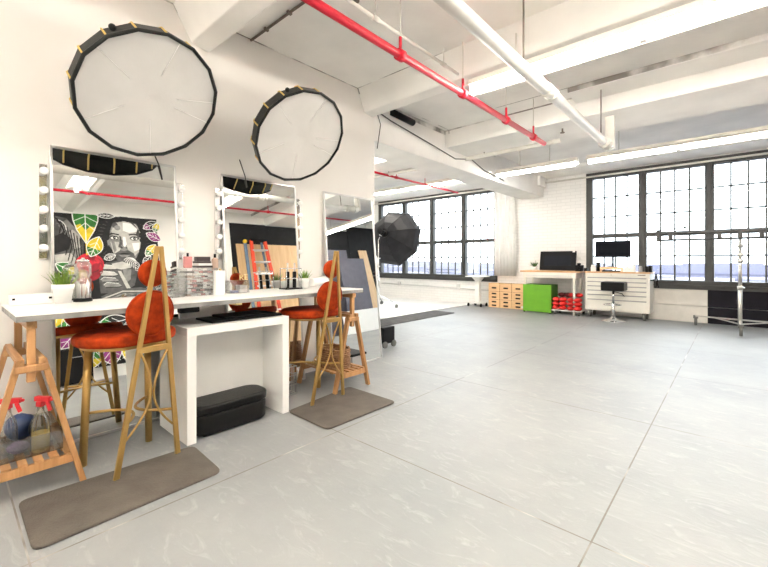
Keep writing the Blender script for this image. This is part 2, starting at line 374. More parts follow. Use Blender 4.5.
# charcoal painted parts of the right wall seen in the mirrors
mb = MB(); mb.box(RX-0.012, RX, 4.4, 8.1, 0, 3.0); mb.box(RX-0.02, RX, 8.1, WY, 0, CZ-0.1)
struct(mb.build('trim_4', M['blackwall']))

def window(name, x0, x1, mulls, split_low):
    mb = MB(); y0, y1 = WY+0.03, WY+0.12; z0, z1 = Wz0, Wz1
    mb.box(x0, x1, y0-0.06, y1, z1-0.14, z1); mb.box(x0, x1, y0-0.09, y1, z0, z0+0.17); mb.box(x0, x1, y0-0.12, y0, z0+0.06, z0+0.09)
    mb.box(x0, x0+0.13, y0-0.05, y1, z0, z1); mb.box(x1-0.10, x1, y0-0.05, y1, z0, z1)
    for m in mulls: mb.box(m-0.07, m+0.07, y0-0.05, y1, z0+0.1, z1-0.1); mb.box(m-0.035, m+0.035, y0-0.08, y0, z0+0.1, z1-0.1)
    zt = 1.73; mb.box(x0+0.1, x1-0.1, y0-0.02, y1, zt-0.045, zt+0.045)
    edges = [x0+0.13] + list(mulls) + [x1-0.10]
    for i in range(len(edges)-1):
        a = edges[i] + (0.07 if i else 0); b = edges[i+1] - (0.07 if i < len(edges)-2 else 0)
        for k in (1, 2, 3):
            x = a + (b-a)*k/4; mb.box(x-0.015, x+0.015, y0+0.02, y0+0.05, z0+0.16, z1-0.14)
    for z in (1.285, 2.15, 2.58): mb.box(x0+0.1, x1-0.1, y0+0.02, y0+0.05, z-0.015, z+0.015)
    o = struct(mb.build(name, M['steel_frame'], bevel=0.004))
    MB().box(x0+0.12, x1-0.09, y0+0.031, y0+0.035, z0+0.16, z1-0.13).build('glass', M['glass'], o)
window('window_1', LA, LB, [-7.78, -6.72, -5.65], 0)
window('window_2', RA, RB, [-1.43, -0.36, 0.72], 0)

# ================================================================ OUTSIDE
struct(MB().box(-260, 160, 12, 420, -9.2, -9.0).build('ground', M['street']))
city = [(-70, 90, 26, 6.4, 'facade'), (-38, 84, 22, 7.6, 'facade2'), (-12, 96, 24, 6.8, 'facade'), (14, 88, 26, 7.4, 'facade2'), (44, 100, 30, 6.6, 'facade'),
        (-100, 110, 34, 8.2, 'facade2'), (-55, 150, 46, 9.4, 'facade'), (0, 160, 50, 9.0, 'facade2'), (55, 170, 50, 9.8, 'facade'), (-120, 165, 50, 9.6, 'facade'),
        (-150, 120, 34, 8.6, 'facade2')]
city_labels = ['pale low flat-roofed building outside the left window', 'lavender low building across the street, behind the octagonal softbox', 'pale warehouse outside between the two windows',
        'lavender warehouse outside, behind the rolling stand', 'pale flat building outside at the right end of the right window', 'lavender block far outside the left window, partly hidden by the softbox',
        'long pale block on the skyline of the left window', 'long lavender block on the skyline of the right window', 'long pale block on the skyline at the far right',
        'long pale block on the skyline at the far left', 'lavender block far outside at the left edge of the left window']
for (x, y, wd, hh, mm), lb in zip(city, city_labels):
    t = thing('building', lb, 'building', (x, y, -9.0), 0, 'low city buildings outside the windows')
    MB().box(-wd/2, wd/2, -6, 6, 0, hh).box(-wd/4, wd/8, -4, 4, hh, hh+0.5).build('wall', M[mm], t)
    b = MB()
    for z in (1.2, 2.8, 4.4, 5.8): b.box(-wd/2+1, wd/2-1, -6.08, -5.98, z, z+0.55)
    b.build('window_band', M['winband'], t)
t = thing('billboard', 'red sign board outside, low in the right window', 'sign', (-20, 70, -9.0))
MB().box(-4.2, 4.2, -0.2, 0.2, 6.6, 8.6).build('board', M['facade3'], t)
MB().box(-3, -2.7, -0.2, 0.2, 0, 6.6).build('post', M['galv'], t); MB().box(2.7, 3, -0.2, 0.2, 0, 6.6).build('post', M['galv'], t)

# ================================================================ CEILING SERVICES
M['tube_dim'] = emission('dimmed_fluorescent_tube_glow', (1.0, 0.94, 0.86), TUBE*0.5)  # same tubes turned down to balance brightness between the rows
def strip_light(x0, x1, y, z, label, hang=True, dim=False):
    t = thing('fluorescent_light', label, 'ceiling light', ((x0+x1)/2, y, z), 0, 'long fluorescent strip lights across the ceiling')
    h = (x1-x0)/2
    # reflector: wide shallow inverted trough
    A = Matrix(((0,0,1,0),(1,0,0,0),(0,1,0,0),(0,0,0,1)))
    b = MB(); b.prism([(-0.13,0.040),(-0.055,0.080),(0.055,0.080),(0.13,0.040),(0.131,0.046),(0.057,0.087),(-0.057,0.087),(-0.131,0.046)], 2*h, Matrix.Translation((-h,0,0)) @ A)
    b.build('reflector', M['duct'], t)
    MB().box(-h, h, -0.05, 0.05, 0.088, 0.13).build('ballast_housing', M['duct'], t)
    n = max(1, round(2*h/1.2)); L = 2*h/n
    for i in range(n):
        a = -h + i*L
        MB().cyl((a+0.03, 0, 0.018), (a+L-0.03, 0, 0.018), 0.022, n=12).build('tube', M['tube_dim' if dim else 'tube'], t)
    for i in range(n+1): MB().box(max(-h,-h+i*L-0.02), min(h,-h+i*L+0.02), -0.025, 0.025, -0.006, 0.079).build('lamp_holder', M['white'], t)
    if hang:
        for sx in (-1, 1):
            MB().cyl((sx*(h-0.45), 0, 0.12), (sx*(h-0.45), 0, CZ-z), 0.008, n=6).build('hanger_rod', M['pipewhite'], t)
    return t
strip_light(-1.88, 0.9, 3.34, 2.76, 'long fluorescent strip light nearest the camera, running to the upper right corner')
strip_light(-3.38, -1.95, 7.0, 2.77, 'short fluorescent strip light above the bare white brick wall by the curtain', dim=True)
strip_light(-1.80, 1.80, 7.0, 2.77, 'long fluorescent strip light above the right-hand window', dim=True)
strip_light(-7.9, -4.02, 7.95, 3.0, 'fluorescent strip light above the left window, behind the red pipe', dim=True)
strip_light(-0.95, 0.45, 1.30, 2.88, 'fluorescent strip light seen only as a reflection in the nearest mirror')
strip_light(-2.1, 0.1, -0.30, 2.86, 'unseen fill strip light added just behind the camera')  # added tubes out of view, brighten the left foreground
strip_light(-2.4, 0.3, -1.7, 2.86, 'unseen fill strip light added at the rear of the room, behind the camera', dim=True)  # second added row out of view, more fill for the foreground
strip_light(-8.2, -4.4, 5.0, 3.02, 'fluorescent strip light over the white studio floor, behind the partition', dim=True)

def pipe_with_clamps(name, label, cat, x, y0, y1, z, r, m, clamps, cm, rod=True, z1=None, group=None):
    t = thing(name, label, cat, (x, y0, z), 0, group)
    z1 = z if z1 is None else z1
    MB().cyl((0,0,0), (0, y1-y0, z1-z), r, n=16).build('pipe', m, t)
    for c in clamps:
        b = MB(); b.cyl((0, c-y0-0.03, 0), (0, c-y0+0.03, 0), r*1.45, n=14); b.cyl((0, c-y0, r), (0, c-y0, 0.14), r*0.4, n=8)
        f = b.build('clamp', cm, t)
        if rod: MB().cyl((0, c-y0, 0.12), (0, c-y0, CZ-z), 0.005, n=6).build('hanger_rod', M['pipewhite'], f)
    return t
pipe_with_clamps('sprinkler_pipe', 'thick red sprinkler pipe running from the top of the picture toward the windows', 'pipe', -1.915, -2.5, 5.38, 2.76, 0.03, M['red'], [0.6, 2.33, 3.26, 4.2, 5.0], M['red'], group='red sprinkler pipes')
pipe_with_clamps('sprinkler_pipe', 'thin red pipe over the left window beyond the wall corner', 'pipe', -5.2, 3.7, 8.6, 2.9, 0.022, M['red'], [4.4, 6.2, 7.2], M['red'], group='red sprinkler pipes')
pipe_with_clamps('sprinkler_pipe', 'red pipe seen only as a reflection across the two nearest mirrors', 'pipe', 0.72, -2.5, 7.2, 2.97, 0.021, M['red'], [1.5, 3.1, 4.7], M['red'], group='red sprinkler pipes')
t = thing('ceiling_pipe', 'fat white pipe hanging below the ceiling, ending in a banded elbow', 'pipe', (-1.165, -2.5, 2.6))
mb = MB().cyl((0,0,0), (0,7.75,0), 0.047, n=20); mb.build('pipe', M['pipewhite'], t)
mb = MB(); 
for yy in (5.83, 5.95): mb.cyl((0, yy-0.03, 0), (0, yy+0.03, 0), 0.055, n=20)
mb.build('coupling', M['pipewhite'], t)
mb = MB()
for yy in (7.74, 7.93): mb.cyl((0, yy-0.012, 0), (0, yy+0.012, 0), 0.068, n=20)
mb.cyl((0,7.7,0),(0,8.02,0),0.061,n=20)
mb.build('elbow', M['pipewhite'], t)
MB().box(-0.05, 0.05, 8.02, 8.08, -0.03, 0.62).build('drop_strap', M['pipewhite'], t)
for yy in (5.35, 7.6): MB().cyl((0, yy, 0.05), (0, yy, 0.65), 0.007, n=6).build('hanger_rod', M['rust'], t)
pipe_with_clamps('electrical_conduit', 'thin white conduit running beside the thick red pipe to the strip light', 'conduit', -1.96, -2.5, 3.25, 2.955, 0.013, M['pipewhite'], [0.9, 2.1, 3.0], M['pipewhite'], rod=False)
t = thing('ceiling_conduit', 'thin white conduit crossing the ceiling above the near strip light', 'conduit', (0,3.62,3.1))
MB().cyl((-1.95,0,0),(1.85,0,0),0.02,n=10).build('pipe', M['pipewhite'], t)
MB().cyl((0.1,0.06,-0.04),(1.85,0.06,-0.04),0.03,n=10).build('sleeve', M['pipewhite'], t)
t = thing('drapery_rail', 'cream pipe crossing below the ceiling over the girder toward the right', 'pipe', (0,5.96,2.93))
MB().cyl((-8.0,0,0),(-1.9,0,0),0.035,n=12).build('pipe', M['pipewhite'], t)
b = MB()
for x in (-7.2,-5.2,-3.1): b.cyl((x,0,0),(x,0,0.3),0.008,n=6)
b.build('hanger_rod', M['rust'], t)
# conduit above the windows and the pipe over the right window
t = thing('window_head_pipe', 'thin pale pipe fixed along the wall above both windows', 'pipe', (0, WY-0.06, 3.07))
MB().cyl((-9.4,0,0),(-4.7,0,0),0.022,n=8).build('left_run', M['pipewhite'], t); MB().cyl((-3.6,0,-0.02),(1.85,0,0.0),0.02,n=8).build('right_run', M['pipewhite'], t)
# cable sagging along the girder
def sag(pts, n=8):
    out = []
    for a, b in zip(pts, pts[1:]):
        for i in range(n):
            k = i/n; out.append(tuple(a[j]+(b[j]-a[j])*k for j in range(3)))
    out.append(pts[-1]); return out
tag(MB().tube(sag([(-3.43,3.64,3.12),(-3.42,3.95,3.05),(-3.425,4.5,2.99),(-3.42,5.0,2.93),(-3.43,5.6,2.86),(-3.42,6.1,2.95),(-3.43,6.6,2.84),(-3.42,7.4,2.78)], 3), 0.008, 6).build('ceiling_cable', M['wire']), 'dark cable sagging along the side of the ceiling girder', 'cable')
mb = MB(); mb.cyl((-3.42,3.98,3.17),(-3.42,4.45,3.15),0.045,n=12)
tag(mb.build('cable_tray_end', M['black']), 'black cylinder clipped high on the girder beside the wall corner', 'duct end')
tag(MB().tube(sag([(-3.36,3.64,3.02),(-3.33,3.66,2.9),(-3.36,3.66,2.75),(-3.37,3.64,2.6)],4),0.006,6).build('wall_cable', M['wire']), 'short dark cable hanging down at the top of the wall corner', 'cable')
t = thing('ceiling_conduit', 'thin dark conduit on the ceiling beside the first beam, above the two round softboxes', 'conduit', (0,1.9,3.235))
MB().cyl((-3.36,0,0),(-2.3,0,0),0.011,n=8).build('pipe', M['rust'], t)
for x in (-3.1,-2.75): MB().box(x-0.012,x+0.012,-0.02,0.02,-0.012,0.012).build('clip', M['rust'], t)
for x, y, zz, lb in ((-2.19,2.12,3.25,'small sprinkler head on the ceiling between red pipe and conduit'),(-1.75,5.6,2.98,'small sprinkler head under the wide ceiling beam near the end of the red pipe')):
    t = thing('fire_sprinkler', lb, 'sprinkler', (x,y,zz), 0, 'ceiling sprinklers')
    MB().cyl((0,0,0),(0,0,-0.05),0.012,n=8).build('stem', M['rust'], t); MB().cyl((0,0,-0.05),(0,0,-0.058),0.03,n=12).build('deflector', M['rust'], t)
# wall conduit with outlets below left window
t = thing('wall_conduit', 'thin conduit with two outlet boxes under the left window', 'conduit', (0, WY-0.02, 0.43))
MB().cyl((-9.5,0,0.03),(-4.8,0,-0.03),0.014,n=8).build('pipe', M['alu'], t)
for x in (-7.95,-5.8): MB().box(x-0.05,x+0.05,-0.035,0.02,-0.02,0.09).build('outlet_box', M['alu'], t, bevel=0.005)

# ================================================================ MIRRORS
tilt = math.atan2(0.17, 1.953)
def mirror(y0, label):
    t = thing('floor_mirror', label, 'mirror', (-3.20, y0, 0.0), 0, 'tall aluminium-framed mirrors leaning on the left wall')
    # local: lean about Y
    R = Matrix.Rotation(-tilt, 4, 'Y'); H = 1.955; Wd = 0.785
    MB().box(-0.018, -0.004, 0.012, Wd-0.012, 0.012, H-0.012, R).build('glass', M['mirror'], t)
    b = MB(); fr = 0.016
    b.box(-0.03, 0.004, 0, fr, 0, H, R); b.box(-0.03, 0.004, Wd-fr, Wd, 0, H, R); b.box(-0.03, 0.004, fr, Wd-fr, 0, fr, R); b.box(-0.03, 0.004, fr, Wd-fr, H-fr, H, R)
    b.build('frame', M['alu'], t, bevel=0.002)
    MB().box(-0.028, -0.019, 0.01, Wd-0.01, 0.01, H-0.01, R).build('backing', M['black'], t)
mirror(0.458, 'leftmost tall mirror, behind the nearest stool, reflecting the face mural')
mirror(1.615, 'middle tall mirror, reflecting the red ladder and plywood')
mirror(2.765, 'tall mirror at the wall corner, reflecting grey foam boards, reaching the floor')

def bulb_strip(y, zs, label):
    z0, z1 = min(zs)-0.07, max(zs)+0.05
    t = thing('vanity_light_strip', label, 'vanity light', (WALLX+0.001, y, z0), 0, 'strips of round vanity bulbs beside the mirrors')
    MB().box(0, 0.02, -0.022, 0.022, 0, z1-z0).build('backplate', M['chrome'], t, bevel=0.003)
    for z in zs:
        f = MB().cyl((0.02,0,z-z0),(0.04,0,z-z0),0.016,n=12).build('socket', M['chrome'], t)
        MB().ball((0.058,0,z-z0),0.025).build('bulb', M['bulb'], f)
    return t
Z5 = [1.763,1.639,1.514,1.39,1.265]
bulb_strip(0.425, Z5, 'bulb strip at the far left, left of the leftmost mirror')
bulb_strip(1.272, [z-0.003 for z in Z5], 'bulb strip just right of the leftmost mirror')
bulb_strip(1.582, Z5, 'bulb strip just left of the middle mirror')
bulb_strip(2.43, [z+0.01 for z in Z5], 'bulb strip just right of the middle mirror')

# ================================================================ ROUND SOFTBOXES
def softbox(loc, n, R, label, spin=0.0):
    n = Vector(n).normalized()
    t = thing('round_softbox', label, 'softbox', loc, 0, 'round black softboxes on the left wall')
    up = Vector((0,0,1)); a = up.cross(n).normalized(); b_ = n.cross(a)
    rot = Matrix((a, b_, n)).transposed().to_4x4() @ Matrix.Rotation(spin, 4, 'Z')
    N = 16; D = 0.34
    prof = [(R,0.0),(R*0.995,-0.10),(R*0.93,-0.15),(R*0.78,-0.21),(R*0.58,-0.265),(R*0.38,-0.31),(0.09,-D)]
    b = MB(); b.lathe(prof, rot, n=N, smooth=False, caps=False)
    inner = [(r*0.985, z+0.004) for r, z in prof]
    b.use(M['white']); b.lathe(inner, rot, n=N, smooth=False, caps=False)
    b.build('shell', M['blackcloth'], t)
    # gold rods along the seams
    for i in range(N):
        c, s_ = circ(2*PI*i/N)
        m = MB(); m.tube([rot @ Vector((r*c*1.004, r*s_*1.004, z)) for r, z in prof], 0.006, 6); m.build('rod', M['rod'], t)
    # rim: black piping and lip
    m = MB(); pts = [rot @ Vector((R*circ(2*PI*i/N)[0], R*circ(2*PI*i/N)[1], 0.0)) for i in range(N)]
    m.tube(pts, 0.012, 6, closed=True); m.build('rim', M['blackcloth'], t)
    # diffusion front, slightly bowed with stitched seams
    m = MB(); rings = [0.02, 0.25, 0.5, 0.75, 0.95]
    fr = [(R*0.972*k, -0.006-0.035*(1-k)) for k in (1.0,0.8,0.6,0.4,0.2,0.002)]
    m.lathe(fr, rot, n=N*2, smooth=True, caps=False); m.build('diffuser', M['diffuser'], t)
    for i in range(0, N):
        c, s_ = circ(2*PI*(i+0.5)/N)
        if i % 3 == 0: MB().tube([rot @ Vector((R*0.965*k*c, R*0.965*k*s_, -0.002-0.035*(1-k))) for k in (1,0.7,0.4)], 0.0022, 5).build('seam', M['pot'], t)
    # speed ring + lamp head + wall arm
    m = MB(); m.cyl(rot @ Vector((0,0,-D+0.01)), rot @ Vector((0,0,-D-0.03)), 0.10, n=20); m.build('speed_ring', M['black'], t)
    e = rot @ Vector((0,0,-D-0.16))
    m = MB(); m.cyl(rot @ Vector((0,0,-D-0.03)), e, 0.055, n=16); m.build('lamp_head', M['black'], t)
    wx = WALLX + 0.005 - loc[0]
    m = MB(); m.tube([e+Vector((0.02,0,0.0)), e+Vector((0.0,0,-0.12)), Vector((wx, e.y, e.z-0.12))], 0.014, 8); m.build('wall_arm', M['black'], t)
    # tail of the front cover hanging at the rim + badge
    m = MB(); p = rot @ Vector((-R*0.62, R*0.80, -0.06)); m.ball(p, 0.02, 8, (1,1,1)); m.build('zip_pull', M['blackcloth'], t)
    return t, rot
sb1, rot1 = softbox((-2.80, 0.888, 2.222), (0.68, 0.10, -0.62), 0.416, 'larger-looking round softbox above the leftmost mirror', 0.1)
sb2, rot2 = softbox((-2.80, 2.062, 2.240), (0.74, 0.0, -0.60), 0.411, 'second round softbox, above the middle mirror')
for (y, z0, z1, lb) in ((1.12,1.82,2.05,'thin black cable dropping behind the leftmost mirror from the first round softbox'),(1.84,1.86,2.1,'thin black cable dropping behind the middle mirror from the second round softbox')):
    tag(MB().tube(sag([(WALLX+0.02,y+0.02,z0),(WALLX+0.02,y,z0+0.1),(WALLX+0.03,y-0.06,z1)],4),0.005,6).build('softbox_cable', M['wire']), lb, 'cable')

# ================================================================ MAKEUP TABLE
tt = thing('makeup_table_top', 'long white table top with a grey edge on two pine trestles along the left wall', 'table', (-2.55, 0.224, 0.885))
def top_poly(z0, z1, inset=0):
    b = MB(); P = [(0-inset,0+inset),(-0.06-inset,2.40-inset),(-0.71+inset,2.40-inset),(-0.69+inset,0+inset)]
    b.prism([(x,y) for x,y in P], z1-z0, Matrix.Translation((0,0,z0))); return b
top_poly(0.0, 0.028).build('edge_band', M['tableedge'], tt, bevel=0.001)
top_poly(0.028, 0.036).build('top_surface', M['tabletop'], tt, bevel=0.001)
MB().box(-0.45,-0.02,1.12,1.16,-0.012,0).build('joint_plate', M['goldbright'], tt)

def trestle(cx, cy, label):
    t = thing('trestle', label, 'trestle', (cx, cy, 0), 0, 'pine trestles under the makeup table')
    for sx in (-1, 1):
        x = sx*0.26
        for sy in (-1, 1):
            MB().bar((x, sy*0.21, 0.0), (x, sy*0.045, 0.69), 0.026, 0.042, up=(1,0,0)).build('leg', M['pine'], t, bevel=0.003)
        MB().box(x-0.012, x+0.012, -0.175, 0.175, 0.125, 0.168).build('shelf_rail', M['pine'], t, bevel=0.003)
        MB().box(x-0.016, x+0.016, -0.017, 0.017, 0.58, 0.865).build('post', M['pine'], t, bevel=0.003)
        MB().box(x-0.03, x+0.03, -0.065, 0.065, 0.63, 0.668).build('head_block', M['pine'], t, bevel=0.008)
    for sy in (-1, 1):
        MB().box(-0.29, 0.29, sy*0.04-0.014, sy*0.04+0.014, 0.668, 0.698).build('beam', M['pineX'], t, bevel=0.003)
    MB().box(-0.29, 0.29, -0.02, 0.02, 0.845, 0.8845).build('bearer', M['pineX'], t, bevel=0.003)
    for k in range(6):
        y = -0.15 + k*0.06
        MB().box(-0.27, 0.27, y-0.018, y+0.018, 0.168, 0.18).build('slat', M['pineX'], t, bevel=0.002)
    return t
trestle(-2.87, 0.285, 'pine trestle at the left edge with spray bottles on its shelf')
trestle(-2.88, 2.49, 'pine trestle under the far end of the table, behind the second stool')

# things on the near trestle's shelf
def spray_bottle(loc, rz, body, label):
    t = thing('spray_bottle', label, 'spray bottle', loc, rz, 'spray bottles on the near trestle shelf')
    MB().lathe([(0.036,0),(0.04,0.01),(0.04,0.13),(0.034,0.17),(0.016,0.205),(0.014,0.235)]).build('bottle', M['plastic_clear'], t)
    if body is not M['plastic_clear']: MB().lathe([(0.034,0.004),(0.037,0.012),(0.037,0.10)]).build('liquid', body, t)
    b = MB(); b.box(-0.016,0.016,-0.014,0.014,0.235,0.262); b.box(-0.028,0.06,-0.012,0.012,0.262,0.288); b.bar((0.04,0,0.262),(0.058,0,0.215),0.018,0.01,up=(0,1,0)); b.cyl((0.06,0,0.275),(0.075,0,0.275),0.008,n=8)
    b.build('trigger_head', M['triggerred'], t, bevel=0.003)
spray_bottle((-2.72,0.335,0.182), 0.6, M['amber'], 'clear spray bottle of yellowish liquid with a red trigger')
spray_bottle((-2.80,0.215,0.182), 0.9, M['plastic_clear'], 'empty clear spray bottle with a red trigger, further left behind the trestle leg')
b = MB()
for (a0,a1,b0,b1) in ((-0.19,0.19,-0.135,-0.13),(-0.19,0.19,0.13,0.135)): b.box(a0,a1,b0,b1,0,0.10)
for (a0,a1) in ((-0.195,-0.19),(0.19,0.195)): b.box(a0,a1,-0.135,0.135,0,0.10)
b.box(-0.195,0.195,-0.135,0.135,0,0.004)
tag(b.build('clear_bin', M['plastic_clear'], loc=(-2.87,0.285,0.1805)), 'clear plastic bin on the near trestle shelf', 'bin')
def lump(name, m, loc, r, sc, label, cat, seed=1):
    rnd = random.Random(seed); b = MB(); b.ball((0,0,0), r, 12, sc)
    for v in b.bm.verts: v.co += Vector((rnd.uniform(-1,1), rnd.uniform(-1,1), rnd.uniform(-1,1)))*r*0.09
    o = b.build(name, m, loc=loc, sub=1); return tag(o, label, cat)
lump('cloth', M['purple'], (-2.74,0.25,0.225), 0.045, (1.1,1.0,0.6), 'crumpled dark purple cloth in the clear bin on the near trestle', 'cloth', 2)
lump('bag', M['navy'], (-2.98,0.28,0.255), 0.09, (0.9,0.8,0.8), 'crumpled blue plastic bag in the clear bin behind the bottles', 'bag', 3)
lump('brush_pouch', M['black'], (-2.84,0.34,0.27), 0.06, (0.8,0.7,1.1), 'black pouch standing between the two spray bottles', 'pouch', 4)

# things under far trestle
t = thing('wicker_basket', 'brown woven basket on the shelf of the far trestle', 'basket', (-2.85,2.47,0.181))
b = MB(); n = 28
for k in range(9):
    z = 0.012 + k*0.02
    b.tube([(0.17*math.cos(2*PI*i/n)+0.004*(-1)**(i+k), 0.12*math.sin(2*PI*i/n)+0.004*(-1)**(i+k), z) for i in range(n)], 0.011, 6, closed=True)
b.box(-0.15,0.15,-0.1,0.1,0,0.01)
b.build('weave', M['wicker'], t)
b = MB()
for i in range(0,n,2): b.cyl((0.17*math.cos(2*PI*i/n),0.12*math.sin(2*PI*i/n),0),(0.17*math.cos(2*PI*i/n),0.12*math.sin(2*PI*i/n),0.19),0.006,n=6)
b.build('stake', M['wicker'], t)
t = thing('storage_box', 'grey lidded storage box on the floor behind the far trestle', 'box', (-3.02,2.86,0))
MB().box(-0.12,0.12,-0.1,0.1,0,0.20).build('body', M['greybox'], t, bevel=0.006); MB().box(-0.125,0.125,-0.105,0.105,0.20,0.225).build('lid', M['black'], t, bevel=0.006)
t = thing('wire_basket', 'small wire basket on the floor between the white desk and the second stool', 'basket', (-3.02,1.96,0))
b = MB()
for z in (0.01,0.09,0.17,0.25): b.tube([(-0.12,-0.12,z),(0.12,-0.12,z),(0.12,0.12,z),(-0.12,0.12,z)],0.004,6,closed=True)
for i in range(7):
    q = -0.12+i*0.04
    for s in (-1,1): b.cyl((q,s*0.12,0.01),(q,s*0.12,0.25),0.003,n=5); b.cyl((s*0.12,q,0.01),(s*0.12,q,0.25),0.003,n=5)
    b.cyl((q,-0.12,0.01),(q,0.12,0.01),0.003,n=5)
b.build('wire_frame', M['galv'], t)
lump('cloth', M['purple'], (-3.02,1.96,0.1), 0.1, (0.8,0.8,0.8), 'dark bundle lying inside the wire basket', 'cloth', 8)

# ================================================================ STOOLS
def make_stool(label):
    t = thing('bar_stool', label, 'stool', (0,0,0), 0, 'gold-legged burnt orange velvet stools')
    # seat cushion: round toward the table, cut at the back rail
    pts = []
    for i in range(40):
        a = 2*PI*i/40; x = 0.262*math.cos(a)-0.012; y = 0.215 + 0.245*math.sin(a)
        pts.append((x, max(y, -0.005)))
    b = MB(); b.prism(pts, 0.062, Matrix.Translation((0,0,0.706))); b.build('seat', M['velvet'], t, bevel=0.022, bseg=5)
    b = MB(); b.prism([(x*0.86,0.025+y*0.88) for x,y in pts], 0.018, Matrix.Translation((0,0,0.688))); b.build('seat_plate', M['gold'], t)
    for s in (-1,1):
        MB().cyl((s*0.185,0.345,0),(s*0.165,0.325,0.69),0.020,n=16).build('leg', M['gold'], t)
    for s in (-1,1):
        MB().bar((s*0.172,0,0.0),(s*0.010,-0.105,1.262),0.028,0.018,up=(0,1,0),w1=0.022).build('back_post', M['gold'], t, bevel=0.003)
    b = MB(); b.box(-0.085,0.085,-0.068,-0.042,0.672,0.705); b.box(-0.012,0.012,-0.05,0.05,0.676,0.688); b.build('back_rail', M['gold'], t, bevel=0.003)
    # curved braces )( between the posts
    def lean(z): return -0.105*z/1.262
    for s in (-1,1):
        b = MB(); b.tube(arc_pts(16, lambda k: (s*(0.007+(0.132 if k<0.5 else 0.068)*abs(2*k-1)**1.8), lean(0.2+0.475*k), 0.20+0.475*k)), 0.0065, 8)
        b.build('curved_brace', M['gold'], t)
    # footrest: curved rods between front and rear legs
    for s in (-1,1):
        b = MB(); b.tube(arc_pts(16, lambda k: (s*(0.02+(0.15 if k<0.5 else 0.105)*(2*k-1)**2), 0.335-0.35*k, 0.30)), 0.0085, 8); b.build('foot_rail', M['gold'], t)
    # round back cushions held between the posts
    ang = math.atan2(0.105, 1.262)
    def pad(z, r, th, nm):
        Rm = Matrix.Translation((-0.006, lean(z)+0.05, z)) @ Matrix.Rotation(ang, 4, 'X') @ Matrix.Rotation(-PI/2, 4, 'X')
        b = MB(); b.lathe([(0.001,-th),(r*0.6,-th),(r*0.9,-th*0.85),(r*0.985,-th*0.4),(r,0),(r*0.985,th*0.4),(r*0.9,th*0.85),(r*0.6,th),(0.001,th)], Rm, n=36)
        b.tube([Rm @ Vector((r*math.cos(2*PI*i/36), r*math.sin(2*PI*i/36), -th*0.5)) for i in range(36)], 0.004, 6, closed=True)
        b.build(nm, M['velvet'], t)
    pad(0.885, 0.128, 0.026, 'lower_back_pad'); pad(1.112, 0.074, 0.022, 'upper_back_pad')
    return t
st = make_stool('burnt orange velvet stool with gold legs, nearest the camera'); 
st2 = copy_tree(st)
st.location = (-2.495, 0.776, 0.0); st.rotation_euler = (0,0,math.radians(101))
st2.location = (-2.552, 2.148, 0.0); st2.rotation_euler = (0,0,math.radians(91))
st2['label'] = 'second burnt orange velvet stool, farther along, between the white desk and the far trestle'

# ================================================================ MATS, DESK, CASE
def matrug(pts, label, m, name='floor_mat', z=0.014, g=None):
    b = MB(); n = len(pts); c = Vector((sum(p[0] for p in pts)/n, sum(p[1] for p in pts)/n))
    out = []
    for i in range(n):                                   # rounded corners
        p = Vector(pts[i]); a = Vector(pts[i-1]); d = Vector(pts[(i+1)%n]); r = 0.05
        A = p+(a-p).normalized()*r; D = p+(d-p).normalized()*r
        for k in range(5):
            q = k/4; out.append(tuple((1-q)**2*A + 2*q*(1-q)*p + q*q*D))
    b.prism([(x-c.x, y-c.y) for x,y in out], z, Matrix())
    return tag(b.build(name, m, loc=(c.x, c.y, 0.0), bevel=0.006, bseg=2), label, 'mat', g)
matrug([(-2.11,0.235),(-2.13,1.03),(-2.56,1.05),(-2.60,0.235)], 'taupe rubber mat under the nearest stool', M['rubbermat'], g='taupe rubber mats')
matrug([(-2.11,1.77),(-2.10,2.50),(-2.68,2.51),(-2.60,1.78)], 'taupe rubber mat under the second stool', M['rubbermat'], g='taupe rubber mats')
matrug([(-4.72,4.6),(-4.72,7.7),(-5.31,7.7),(-5.31,4.6)], 'dark grey runner mat beside the white painted floor', M['greymat'], 'runner_mat')

t = thing('white_desk', 'plain white desk with thick panel legs tucked under the long table', 'desk', (-2.60,1.028,0))
MB().box(-0.48,0,0,0.765,0.695,0.75).build('top', M['white'], t, bevel=0.002)
MB().box(-0.48,0,0,0.058,0,0.695).build('side_panel', M['white'], t, bevel=0.002); MB().box(-0.48,0,0.707,0.765,0,0.695).build('side_panel', M['white'], t, bevel=0.002)
MB().box(-0.30,-0.282,0.058,0.707,0.03,0.695).build('back_panel', M['white'], t)
# flat black tray / laptop on it
t = thing('laptop', 'closed black laptop on a flat black tray on the white desk', 'laptop', (-2.80,1.50,0.751), 0)
MB().box(-0.14,0.13,-0.28,0.28,0,0.014).build('tray', M['black'], t, bevel=0.004); MB().box(-0.12,0.10,-0.17,0.2,0.0145,0.03).build('case', M['black'], t, bevel=0.005)
t = thing('power_brick', 'small black power brick fixed under the table edge beside the white desk', 'power adapter', (-2.66,1.06,0.845))
MB().box(-0.03,0.03,-0.06,0.06,0,0.0395).build('body', M['black'], t, bevel=0.005)
t = thing('storage_ottoman', 'long black leather case with rounded ends on the floor under the white desk', 'case', (-2.74,1.37,0))
def stadium(L, W, n=10, e=0.8):
    r = W*e/2; out = []
    for cx, cy, a0 in ((L/2-r, W/2-r, 0), (-L/2+r, W/2-r, PI/2), (-L/2+r, -W/2+r, PI), (L/2-r, -W/2+r, 1.5*PI)):
        for k in range(n): a = a0 + PI/2*k/(n-1); out.append((cx+r*math.cos(a), cy+r*math.sin(a)))
    return out
Rz = Matrix.Rotation(PI/2, 4, 'Z')
MB().prism(stadium(0.54,0.24), 0.13, Matrix.Translation((0,0,0.012)) @ Rz).build('body', M['leather'], t, bevel=0.012, bseg=3)
MB().prism(stadium(0.555,0.255), 0.065, Matrix.Translation((0,0,0.145)) @ Rz).build('lid', M['leather'], t, bevel=0.018, bseg=4)
b = MB()
